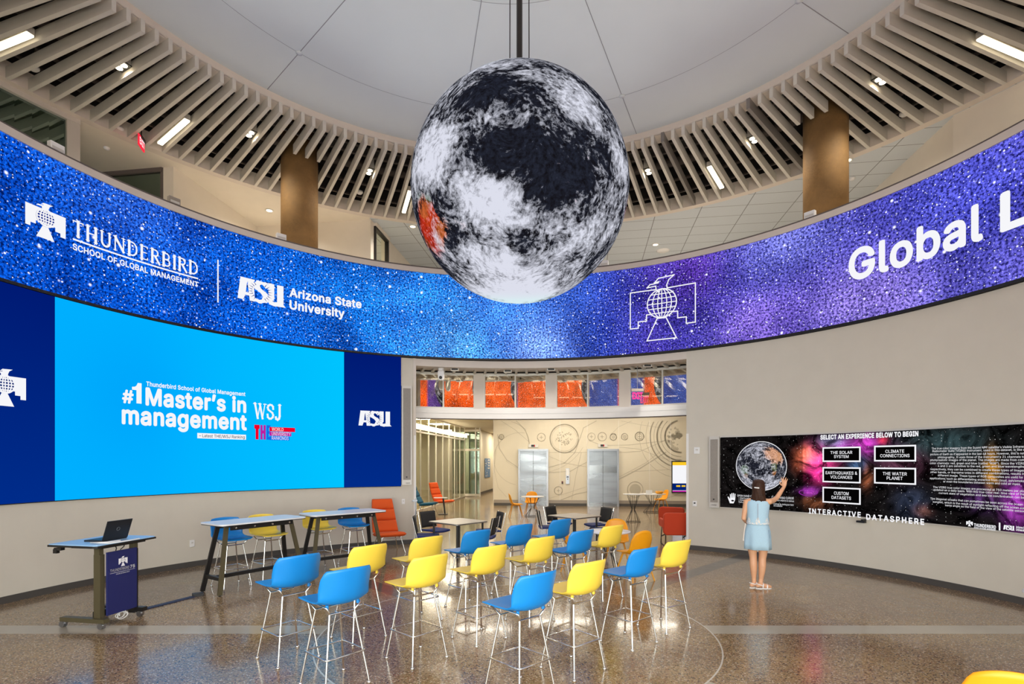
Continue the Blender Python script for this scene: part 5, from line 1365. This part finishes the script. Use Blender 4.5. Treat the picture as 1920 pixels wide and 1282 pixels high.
# arms
def arm(pts, rads): bd.tube(pts, rads, 14, dome=True)
SR = Vector((.165, -.005, 1.365)); ER = Vector((.275, .20, 1.41)); WR = Vector((.385, .31, 1.585))
arm([(.10, -.005, 1.37), SR, SR.lerp(ER, .5) + Vector((.0, 0, -.01)), ER, ER.lerp(WR, .35), WR], [.045, .047, .041, .036, .035, .024])
SL = Vector((-.165, -.005, 1.36)); EL = Vector((-.205, -.02, 1.085)); WL = Vector((-.135, .185, .985))
arm([(-.10, -.005, 1.37), SL, SL.lerp(EL, .5), EL, EL.lerp(WL, .4), WL], [.045, .046, .040, .035, .034, .024])
def hand(W, up, ac, nrm, spread, curl, thumb):
    """palm and five fingers: up along the fingers, ac across towards the thumb, nrm out of the palm"""
    up, ac, nrm = up.normalized(), ac.normalized(), nrm.normalized(); rings = []
    for k, (h, w_, t_) in enumerate(((-.01, .024, .018), (.02, .031, .016), (.055, .039, .014), (.085, .040, .012), (.092, .034, .008))):
        rings.append([W + up * h + ac * w_ * cos(2 * pi * i / 16) + nrm * t_ * sin(2 * pi * i / 16) for i in range(16)])
    bd.loft(rings)
    for o_, L, r_ in ((.030, .068, .0085), (.010, .076, .009), (-.011, .070, .0085), (-.030, .054, .0075)):
        d_ = (up + ac * o_ * spread).normalized(); b_ = W + up * .082 + ac * o_
        bd.tube([b_, b_ + d_ * L * .45 + nrm * curl * .2, b_ + d_ * L * .78 + nrm * curl * .6, b_ + d_ * L + nrm * curl], [r_ * 1.08, r_ * 1.05, r_, r_ * .85], 8, dome=True)
    b_ = W + up * .022 + ac * .026
    bd.tube([b_, b_ + (ac * .8 + up * .5).normalized() * .035 * thumb, b_ + (ac * .55 + up * .85).normalized() * .066 * thumb], [.012, .0105, .009], 8, dome=True)
hand(WR, Vector((.06, .08, .99)), Vector((-1, .12, .05)), Vector((.1, .98, -.1)), 9, .008, 1)
hand(WL, Vector((.45, .85, -.25)), Vector((.2, .1, .95)), Vector((.9, -.4, 0)), 4, .02, 1)
body = obj('body', bd, M['skin'], pr, False)
m = body.modifiers.new('skin', 'REMESH'); m.mode = 'VOXEL'; m.voxel_size = .0055; m.use_smooth_shade = True
m = body.modifiers.new('soft', 'SMOOTH'); m.factor = .5; m.iterations = 3
# face
fc = MB()
for sx in (-1, 1): fc.tube([(.01 + sx * .030, .108, 1.597), (.01 + sx * .030, .114, 1.597)], .010, 10, dome=True)
obj('eyes', fc, mat('eye', rgb(40, 30, 26), .2), pr, False)
obj('mouth', MB().tube([(-.014, .108, 1.535), (.01, .116, 1.533), (.034, .108, 1.535)], [.004, .006, .004], 8, dome=True), mat('lips', rgb(170, 86, 80), .5), pr, False)
# hair to the shoulders, half tied back
hb = MB(); n = 84; rings = []
for z, rx, ry, cy in ((1.712, .02, .02, .01), (1.705, .055, .06, .008), (1.685, .078, .092, .004), (1.65, .090, .104, -.002), (1.60, .093, .100, -.012), (1.55, .093, .088, -.022), (1.50, .090, .076, -.032), (1.475, .092, .072, -.035), (1.45, .098, .066, -.038), (1.42, .104, .060, -.040), (1.39, .106, .054, -.042), (1.36, .098, .044, -.046), (1.335, .074, .030, -.05)):
    r_ = []
    for k in range(n):
        a = 2 * pi * k / n; lo_ = max(0, min(1, (1.66 - z) / .25)); wob = 1 + lo_ * (.035 * sin(11 * a + z * 34) + .022 * sin(23 * a - z * 21)) + .008 * sin(31 * a)
        y_ = cy + ry * sin(a) * wob; x_ = .01 + rx * cos(a) * wob
        lim = .115 if z > 1.66 else (.045 if z > 1.5 else .02)
        r_.append(Vector((x_, min(y_, lim if z > 1.66 else lim), z + (.016 * sin(7 * a) + .010 * sin(17 * a)) * (z < 1.4))))
    rings.append(r_)
hb.loft(rings)
hair = obj('hair', hb, M['hair'], pr, False)
obj('hair_clip', MB().tube([(-.045, -.108, 1.585), (-.02, -.116, 1.582), (.01, -.117, 1.58)], .010, 8, dome=True), M['whiteplastic'], hair, False)
# sleeveless top with lace hem, skirt
tp = MB().loft([ell(0, 0, 1.02, .160, .126), ell(0, .0, 1.05, .160, .124), ell(0, .004, 1.12, .150, .118), ell(0, .008, 1.22, .160, .124), ell(0, .0, 1.31, .168, .110), ell(0, -.008, 1.365, .150, .088), ell(0, -.01, 1.40, .105, .070)], False)
top = obj('top', tp, M['denim'], pr, False); solid(top, .005)
def lacem():
    m_ = mat('lace_pattern', rgb(232, 220, 206), .85); t_ = NT(m_); b_ = m_.node_tree.nodes['Principled BSDF']
    co = t_.n('TexCoord', None, 3); v = t_.nt.nodes.new('ShaderNodeTexVoronoi'); v.inputs['Scale'].default_value = 38; v.feature = 'DISTANCE_TO_EDGE'; t_.link(co, v.inputs['Vector'])
    t_.link(t_.mix(t_.mr(v.outputs[0], .05, .14), rgb(236, 222, 206), rgb(172, 200, 216)), b_.inputs['Base Color']); return m_
n = 56; lo = []; hi = []
for k in range(n):
    a = 2 * pi * k / n; s_ = .02 + .075 * max(0, sin(a * 7)) ** 1.4
    lo.append(Vector((.166 * cos(a), .132 * sin(a), 1.012))); z_ = 1.035 + s_
    hi.append(Vector((.164 * cos(a), .004 + .127 * sin(a), z_)))
obj('lace_hem', MB().loft([lo, hi], False), lacem(), top, False)
obj('zip', MB().bar((0, -.126, 1.36 - .02), (0, -.131, 1.09), .007, .004, (0, 1, 0)), mat('grey_zip', rgb(110, 110, 120), .4, .6), top, False)
rings = []
n = 48
for z, rx, ry, fl_ in ((1.03, .140, .112, 0), (.98, .158, .126, 0), (.90, .178, .140, .004), (.80, .186, .148, .008), (.70, .188, .150, .012), (.615, .190, .154, .014)):
    rings.append([Vector(((rx + fl_ * sin(6 * 2 * pi * k / n)) * cos(2 * pi * k / n), (ry + fl_ * sin(6 * 2 * pi * k / n)) * sin(2 * pi * k / n), z)) for k in range(n)])
sk = obj('skirt', MB().loft(rings, False), M['denim'], pr, False); solid(sk, .005)
obj('pocket_seam', MB().bar((.150, -.088, .93), (.165, -.08, .80), .006, .004, (0, 1, 0)), mat('darker_seam', rgb(120, 146, 168), .8), sk, False)  # thin bar in a darker blue along the pocket
# sandals
def sandal(cx, cy, rot):
    c, s_ = cos(rot), sin(rot); Mx = Matrix(((c, -s_, 0, cx), (s_, c, 0, cy), (0, 0, 1, 0), (0, 0, 0, 1)))
    out = [(-.065, -.02), (-.078, 0), (-.065, .02), (.0, .034), (.09, .042), (.15, .034), (.178, .0), (.15, -.03), (.09, -.034), (.0, -.03)]
    o_ = obj('sandal', MB().prism(out, .012, Mx), M['whiteplastic'], pr, False)
    T = lambda x_, y_, z_: Mx @ Vector((x_, y_, z_)); st = MB()
    st.tube([T(.02, -.036, .012), T(.03, -.03, .07), T(.035, 0, .092), T(.03, .03, .07), T(.02, .036, .012)], .009, 8)
    st.tube([T(.09, -.038, .012), T(.095, -.03, .05), T(.10, 0, .066), T(.095, .03, .05), T(.09, .042, .012)], .011, 8)
    st.tube([T(.02, -.038, .05), T(-.05, -.034, .075), T(-.082, 0, .085), T(-.05, .034, .075), T(.02, .038, .05)], .007, 8)
    obj('strap', st, M['whiteplastic'], o_, False)
sandal(-.054, -.01, RAD(38)); sandal(.039, -.03, RAD(26))
obj('waist_tie', MB().tube([(-.175, .02, 1.0), (-.195, .0, .86), (-.205, -.01, .74)], [.010, .012, .014], 8, dome=True), M['lace'], sk, False)

# ------------------------------------------------------------------ lamps, detectors and signs overhead
SL = sorted(x % 360 for x in left + mid + right)
def gap(a):
    """middle of the gap between two slats nearest to an angle"""
    a %= 360; gs = [(p + q) / 2 for p, q in zip(SL, SL[1:]) if q - p < 3]
    return min(gs, key=lambda g: abs(g - a)) if any(abs(g - a) < 2 for g in gs) else a
def bar_lamp(label, p0, p1):
    r0, r1 = (Vector((p.x - CX, p.y - CY)).length for p in (p0, p1)); m_ = (p0 + p1) / 2
    a = gap(DEG(atan2(m_.y - CY, m_.x - CX))); p0, p1 = cyl(a, r0, Z), cyl(a, r1, Z)
    t = thing('bar_lamp', label, 'lamp', (p0 + p1) / 2, 0, 'bar lamps between the ceiling slats')
    obj('housing', MB().bar(p0 + Vector((0, 0, .06)), p1 + Vector((0, 0, .06)), .12, .12), M['alu'], t)
    obj('diffuser', MB().bar(p0 - Vector((0, 0, .012)), p1 - Vector((0, 0, .012)), .10, .03), M['lampsoft'], t)
Z = 9.10
for lab, u0, v0, u1, v1 in (('glowing bar lamp at the far left among the slats, cut by the picture edge', -60, 96, 57, 63), ('glowing bar lamp on the left above the exit sign', 296, 267, 351, 224), ('glowing bar lamp just left of the globe, half hidden by it', 759, 398, 772, 358),
                            ('glowing bar lamp on the right between globe and column', 1362, 349, 1332, 311), ('glowing bar lamp at the far right, cut by the picture edge', 1975, 122, 1844, 66)):
    bar_lamp(lab, atz(u0, v0, Z), atz(u1, v1, Z))
def twin_spot(label, u, v):
    p = atz(u, v, 9.16); r_ = sqrt((p.x - CX) ** 2 + (p.y - CY) ** 2); a = gap(DEG(atan2(p.y - CY, p.x - CX))); p = cyl(a, r_, 9.16); a = RAD(a)
    t = thing('twin_spotlight', label, 'lamp', p, a, 'twin spotlights between the ceiling slats')
    obj('housing', MB().box((0, 0, .13), (.30, .17, .24)), M['alu'], t, False)
    obj('bezel', MB().box((0, 0, .005), (.32, .19, .02)), M['black'], t, False)
    for s in (-1, 1): obj('bulb', MB().lathe([(0, -.02), (.055, -.012), (.06, .0), (0, .0)], (s * .075, 0, -.004), 16), M['lamp'], t, False)
    spot(t, p + Vector((0, 0, -.04)), SPOT_W)
SPOT_W = 260
def spot(t, p, watts, cone=150):
    l = bpy.data.lights.new('spot_beam', 'SPOT'); l.energy = watts; l.color = (1, .95, .88); l.spot_size = RAD(cone); l.spot_blend = .9; l.shadow_soft_size = .07
    o = bpy.data.objects.new('spot_beam', l); COL.objects.link(o); o.location = p; return o
for lab, u, v in (('twin spotlight farthest left among the slats', 232, 127), ('twin spotlight between the exit sign and the left column', 474, 253), ('twin spotlight between the left column and the globe', 693, 322), ('twin spotlight just right of the globe', 1214, 322), ('twin spotlight left of the right column', 1413, 262), ('twin spotlight right of the right column', 1650, 152)):
    twin_spot(lab, u, v)
# spot lamps added behind the camera for their light alone, without fixtures
for k in range(9): spot(None, cyl(190 + 20 * k, 8.4, 9.1), SPOT_W)
def downlight(label, u, v):
    p = atz(u, v, 9.055); t = thing('downlight', label, 'lamp', p, 0, 'round downlights of the gallery ceiling')
    obj('trim_ring', MB().lathe([(.08, .0), (.11, .0), (.11, -.012), (.08, -.02), (.08, .0)], (0, 0, 0), 24, True, False), M['white'], t, False)
    obj('bulb', MB().lathe([(0, -.012), (.075, -.012), (.075, .0), (0, .0)], (0, 0, 0), 20), M['lamp'], t, False)
    spot(t, p + Vector((0, 0, -.03)), 320)
for lab, u, v in (('bright round downlight in the plaster ceiling left of the left column', 505, 394), ('bright round downlight in the tiled ceiling at the globe\'s left edge', 774, 424), ('bright round downlight in the tiled ceiling right of the globe', 1229, 458), ('bright round downlight right beside the right column', 1589, 300)):
    downlight(lab, u, v)
def ceil_round(name, lab, cat, u, v, z, r, drop=0.0):
    p = atz(u, v, z)
    if drop:
        r_ = sqrt((p.x - CX) ** 2 + (p.y - CY) ** 2); p = cyl(gap(DEG(atan2(p.y - CY, p.x - CX))), r_, z)
    t = thing(name, lab, cat, p)
    obj('cover', MB().lathe([(0, -.05), (r * .7, -.045), (r, -.015), (r, .015), (0, .015)], (0, 0, 0), 24), M['whiteplastic'], t, False)
    if drop: obj('stem', MB().tube([(0, 0, .01), (0, 0, drop)], .02, 8), M['black'], t, False)
ceil_round('smoke_detector', 'white round detector hanging between the slats at the far left', 'detector', 72, 132, 9.25, .09, .6)
ceil_round('smoke_detector', 'white round detector between the slats right of the left column', 'detector', 675, 360, 9.25, .09, .6)
ceil_round('smoke_detector', 'white round detector between the slats right of the right column', 'detector', 1697, 212, 9.25, .09, .6)
ceil_round('sprinkler', 'small round sprinkler in the shaded ceiling left of the exit sign', 'sprinkler', 200, 277, 9.055, .06)
ceil_round('sprinkler', 'small round sprinkler in the tiled ceiling beside the right column', 'sprinkler', 1598, 334, 9.055, .07)
ceil_round('security_camera', 'white dome camera between the slats on the left', 'camera', 215, 237, 9.2, .09, .9)
ceil_round('ceiling_vent', 'flat round vent in the tiled ceiling below the bright downlight', 'vent', 1243, 469, 9.075, .22)
p = atz(265, 268, 8.92); t = thing('exit_sign', 'red lit exit sign hanging under the slats at the left, seen edge on', 'sign', p, 0)
eg = Vector((cos(RAD(106)), sin(RAD(106)), 0)); hgt = .17
obj('panel', MB().bar(p - eg * .16, p + eg * .16, .025, .24), M['eexit'], t); obj('bracket', MB().bar(p + Vector((0, 0, .12)) - eg * .05, p + Vector((0, 0, .12)) + eg * .17, .05, .07), M['black'], t)
obj('stem', MB().tube([p + Vector((0, 0, .1)), p + Vector((0, 0, .40))], .012, 8), M['black'], t)
en = Vector((eg.y, -eg.x, 0)); ef = lambda x_, y_: p - eg * .13 + eg * x_ + Vector((0, 0, -.07 + y_)) + en * .016
obj('lettering', put_text(MB(), 'EXIT', ef, 0, 0, .26, .14, .03), M['ewhite'], t)
# exit sign on its rod in the opening
a = wang(1195, 7.9); p = cyl(a, 7.9, 3.50); t = thing('exit_sign', 'small pink glowing exit sign hanging on a thin rod in the opening', 'sign', p)
k = p.y / F
obj('rod', MB().tube([p + Vector((0, 0, .30)), p + Vector((0, 0, .90))], .008, 8), M['steel'], t); obj('ceiling_cup', MB().lathe([(0, .86), (.06, .86), (.06, .90), (0, .90)], p, 16), M['alu'], t)
obj('housing', MB().box(p + Vector((0, 0, .27)), (.30, .05, .07)), M['taupe'], t); obj('plate', MB().box(p + Vector((0, 0, .13)), (.30, .008, .22)), M['clear'], t)
obj('lettering', put_text(MB(), 'EXIT', lambda x_, y_: p + Vector((-.12 + x_, -.01, .05 + y_)), 0, 0, .24, .15, .04), M['epink'], t)
# camera at the top of the opening
p = cyl(wang(827, 7.45), 7.45, 4.05); t = thing('security_camera', 'white swivel camera hanging at the upper left of the opening', 'camera', p)
obj('mount', MB().lathe([(0, .18), (.07, .18), (.075, .24), (.05, .36), (0, .36)], p, 20), M['whiteplastic'], t); obj('yoke', MB().box(p + Vector((0, 0, .11)), (.15, .10, .16)), M['whiteplastic'], t)
obj('head', MB().tube([p + Vector((0, .06, .03)), p + Vector((0, -.09, .02))], .065, 18), M['whiteplastic'], t); obj('lens', MB().tube([p + Vector((0, -.08, .02)), p + Vector((0, -.105, .02))], .04, 16), M['black'], t)
for lab, u, v in (('silver floodlight under the soffit next to the swivel camera', 853, 694), ('silver floodlight under the soffit left of the middle', 952, 697), ('dark two-eyed fitting under the soffit right of the middle', 1033, 694), ('silver floodlight under the soffit above the pink exit sign', 1213, 687)):
    p = atz(u, v, 4.28); t = thing('floodlight', lab, 'lamp', p, 0, 'floodlights under the soffit')
    obj('housing', MB().box((0, 0, .02), (.20, .12, .07)), M['alu'], t, False); obj('bracket', MB().box((0, 0, .075), (.04, .04, .09)), M['black'], t, False); obj('face', MB().box((0, -.062, .02), (.16, .01, .05)), M['black'], t, False); spot(t, p + Vector((0, 0, -.05)), 45, 160)
# white boxes on the parapet
for lab, u, v in (('small white box on the parapet at the far left', 105, 281), ('small tan box on the parapet in front of the pale left wall', 326, 379), ('small white box on the parapet below the left column', 527, 449), ('small white box on the parapet right of the globe', 1133, 489), ('small white box on the parapet below the right column', 1519, 405)):
    a = wang(u, RW + .06); t = thing('sensor_box', lab, 'box', cyl(a, RW + .06, ZCAP + .045), RAD(a - 90), 'boxes on the parapet')
    bevel(obj('case', MB().box((0, 0, .07), (.20, .09, .14)), M['whiteplastic'] if 'white' in lab else M['taupe'], t, False), .01); obj('cover_strip', MB().box((0, -.047, .05), (.16, .006, .04)), M['alu'], t, False)
# wall plates
def plate(name, lab, cat, u, v, w_, h_, dark=None):
    a = wang(u, RW); c = cyl(a, RW - .012, wz(u, v, RW)); t = thing(name, lab, cat, c, RAD(a - 90))
    bevel(obj('cover', MB().box((0, 0, 0), (w_, .024, h_)), M['whiteplastic'], t, False), .006)
    obj('detail', MB().box((0, -.0135, h_ * .12), (w_ * .4, .004, h_ * .22)), M['black'] if dark else M['alu'], t, False)
plate('wall_thermostat', 'white wall unit beside the touch panel, upper of the two at the opening edge', 'thermostat', 1307, 844.5, .13, .15)
plate('wall_thermostat', 'white thermostat with a dark display, lower of the two beside the touch panel', 'thermostat', 1303, 944, .095, .125, 1)
plate('wall_outlet', 'white outlet on the wall between podium and bar table', 'outlet', 359.5, 1018.5, .085, .13)
plate('wall_outlet', 'white outlet on the wall right of the orange lounge chair', 'outlet', 756, 940, .075, .12)
p = wang(779, RW); tag(obj('door_rod', MB().arc(A_L - .2, A_L + .8, RW - .06, RW - .03, 1.02, 1.06, 2).arc(A_L - .05, A_L + .15, RW - .05, RW + .01, .02, 1.10, 1), M['steel']), 'metal post and latch at the left side of the opening', 'latch')

# ------------------------------------------------------------------ lobby wall: mural, indicators, call panel, screen, poster
mu = MB(); ew = lambda u, v: elev(u, v, .006)
def ml(pts, w_):
    k = 24.0 / F; A = [Vector((u, v)) for u, v in pts]; stroke(mu, A, w_, lambda u, v: ew(u, v))
def mc(u, v, r, w_, a0=0, a1=360, ry=None): ml(circ(u, v, r, 48, a0, a1, ry), w_)
def clipd(P): return [q for q in P if 926 < q[0] < 1290 and 789 < q[1] < 936]
for cx_, cy_, r_, w_, a0, a1 in ((1058, 822, 26.5, 2.2, 0, 360), (1058, 822, 23.5, .6, 0, 360), (940, 819, 4.6, 1.2, 0, 360), (1015, 819.5, 7.5, 1, 0, 360), (1109, 818.5, 7, .9, 0, 360), (1129, 818.5, 8, 1.1, 0, 360), (1150, 819, 6, 1.5, 0, 360), (1171, 818.5, 6, 1.2, 0, 360), (1199, 818, 8, 1.6, 0, 360), (1199, 818, 5, .8, 0, 360), (1047, 919.5, 7.5, 1, 0, 360), (1191, 917.5, 14.5, 1.1, 0, 360),
                                 (975, 860, 49, .6, 100, 280), (1010, 790, 96, .5, 30, 130), (952, 830, 40, .6, -80, 30)): ml(clipd(circ(cx_, cy_, r_, 60, a0, a1)), w_)
for r_, w_ in ((30, 3.2), (38, 1.2), (45, 3.0), (51, 1), (58, 2.4), (66, .8), (78, .7)):
    seg = circ(1277, 818, r_, 60, 90, 270); ml([q for q in seg if q[1] > 789], w_)
for P, w_ in (([(940, 789), (965, 805), (993, 829)], .8), ([(968, 789), (985, 805), (993, 832)], 1.1), ([(933, 815), (936, 840), (950, 862), (971, 876)], 1.4), ([(1029, 876), (1058, 868), (1078, 848), (1088, 820), (1094, 802), (1118, 789)], 1.3), ([(1029, 886), (1070, 883), (1100, 866)], 1.0), ([(1090, 848), (1080, 890), (1072, 936)], .7), ([(1029, 855), (1060, 868), (1100, 875)], .5), ([(1030, 848), (1100, 848)], .8),
              ([(1161, 898), (1200, 878), (1248, 848)], 2.2), ([(1161, 894), (1210, 868), (1240, 845)], .7), ([(1145, 815), (1160, 800), (1184, 789)], .7), ([(1165, 789), (1200, 796), (1240, 802)], .6), ([(1105, 826), (1130, 835), (1180, 834), (1250, 826)], 1.0), ([(1161, 848), (1200, 846), (1250, 824)], .9), ([(1161, 838), (1200, 842), (1240, 858), (1258, 862)], .7), ([(1184, 884), (1256, 880)], .7), ([(1050, 938), (1080, 926), (1100, 922)], 1.6), ([(1030, 934), (1070, 922), (1100, 912)], .5), ([(930, 840), (926.5, 880), (934, 914), (950, 932)], .5), ([(1245, 935), (1262, 930), (1280, 922)], .8)):
    ml(P, w_)
for cx_, cy_, r_ in ((940, 819, 3), (1191, 917.5, 10.5), (1150, 819, 3.6), (1171, 818.5, 3.8)): mu.add([ew(*q) for q in circ(cx_, cy_, r_, 24)], [tuple(range(24))])
for cx_, cy_ in ((1015, 819.5), (1109, 818.5), (1129, 818.5), (1199, 818), (1047, 919.5)):
    mu.add([ew(cx_ + (4.2 if k % 2 == 0 else 1.3) * cos(k * pi / 4), cy_ + (4.2 if k % 2 == 0 else 1.3) * sin(k * pi / 4)) for k in range(8)], [tuple(range(8))])
random.seed(3)
for k in range(60):
    a = random.random() * 2 * pi; r_ = 17 * sqrt(random.random()); x_, y_ = 1058 + r_ * cos(a), 824 + r_ * .75 * sin(a) - 2; s_ = .8 + random.random()
    mu.add([ew(x_ + s_ * random.uniform(.6, 1.4) * cos(q * pi / 3), y_ + s_ * random.uniform(.6, 1.4) * sin(q * pi / 3)) for q in range(6)], [tuple(range(6))])
for k in range(40):
    a = random.uniform(100, 260); r_ = random.uniform(0, 26); x_, y_ = 1277 + r_ * cos(RAD(a)), 818 + r_ * sin(RAD(a)); s_ = random.uniform(1.5, 4.5)
    if x_ + s_ * 1.4 < 1289: mu.add([ew(x_ + s_ * random.uniform(.6, 1.4) * cos(q * pi / 4), y_ + s_ * random.uniform(.6, 1.4) * sin(q * pi / 4)) for q in range(8)], [tuple(range(8))])
tag(obj('wall_mural', mu, M['mural']), 'printed mural of taupe circles, arcs and stars on the elevator wall', 'mural')
def eplate(name, lab, cat, u0, v0, u1, v1, m_, th=.03, group=None):
    c_ = [elev(u, v) for u, v in ((u0, v0), (u1, v0), (u1, v1), (u0, v1))]; cc = sum(c_, Vector()) / 4
    t_ = thing(name, lab, cat, cc, 0, group)
    a_ = (c_[0] + c_[3]) / 2 - EN * th / 2; b_ = (c_[1] + c_[2]) / 2 - EN * th / 2
    obj('plate', MB().bar(a_, b_, th, abs(c_[0].z - c_[3].z)), m_, t_); return t_
def epart(t_, nm, u0, v0, u1, v1, m_, off):
    obj(nm, MB().add([elev(u, v, off) for u, v in ((u0, v1), (u1, v1), (u1, v0), (u0, v0))], [(0, 1, 2, 3)]), m_, t_)
for lab, u, v in (('steel floor indicator above the left elevator', 1000, 835.5), ('steel floor indicator above the right elevator', 1130, 835)):
    t = eplate('floor_indicator', lab, 'indicator', u - 9, v - 3, u + 9, v + 3, M['alu'], .04); epart(t, 'display', u - 4, v - 2, u + 3, v + 2, M['black'], .043); epart(t, 'digit', u + 1.6, v - 1.7, u + 2.8, v + 1.7, M['ered'], .046)
t = eplate('call_panel', 'steel elevator call panel on the wall between the two elevators', 'panel', 1061, 878, 1067.5, 907, M['steel'], .03); epart(t, 'sign_plate', 1061.5, 879, 1067, 891, M['whiteplastic'], .033); epart(t, 'display', 1062.5, 893, 1066, 895, M['black'], .034); epart(t, 'button', 1063.6, 897, 1065.2, 899, M['black'], .034)
t = eplate('card_reader', 'small black card reader beside the elevator call panel', 'reader', 1053, 902, 1056, 906.5, M['black'], .03); epart(t, 'light', 1054, 903, 1055, 904, M['ered'], .034)
t = eplate('wall_screen', 'wall screen with a yellow header at the right edge of the opening', 'display', 1259, 864, 1302, 924, M['black'], .07)
epart(t, 'picture', 1261, 866, 1300, 922, M['ewhite'], .075); epart(t, 'header', 1261, 866, 1300, 872, M['eyel'], .078); epart(t, 'lower_band', 1261, 906, 1300, 919, M['enavy'], .078); epart(t, 'footer', 1261, 919.5, 1300, 922, M['emag'], .079)
for u0, u1 in ((1268, 1275.5), (1278, 1285), (1288, 1296)): epart(t, 'tile', u0, 909.5, u1, 912.5, M['eyel'], .081)
# poster on the corridor wall, behind it a soft line of the corridor
a = Vector((-1.66, 31.8, 0))
def cend(u, v):
    d_ = Vector(((u - U0) / F, 1, -(v - V0) / F)); n_ = Vector((-g8.y, g8.x, 0)); s_ = (a - n_ * .03).dot(n_) / d_.dot(n_); return Vector((0, 0, CH)) + d_ * s_
t = thing('wall_poster', 'narrow blue and white poster on the corridor wall left of the elevators', 'poster', cend(914, 878))
q = [cend(909, 859), cend(919, 859.5), cend(919, 894), cend(909, 895.5)]
obj('sheet', MB().add(q[::-1], [(0, 1, 2, 3)]), mat('poster_blue', rgb(70, 120, 170), .5), t)
random.seed(5)
pm = MB(); n_ = Vector((-g8.y, g8.x, 0))
for k in range(26):
    u = random.uniform(909.3, 914.5); v = random.uniform(861, 893); w_ = random.uniform(.4, 1.6); h_ = random.uniform(.5, 1.8)
    pm.add([cend(*z_) + n_ * -.006 for z_ in ((u, v + h_), (u + w_, v + h_), (u + w_, v), (u, v))], [(0, 1, 2, 3)])
for k in range(4):
    pm.add([cend(*z_) + n_ * -.007 for z_ in ((915.2, 864 + 5 * k), (917.6, 864 + 5 * k), (917.6, 861 + 5 * k), (915.2, 861 + 5 * k))], [(0, 1, 2, 3)])
obj('print', pm, mat('poster_white', rgb(226, 222, 214), .6), t)
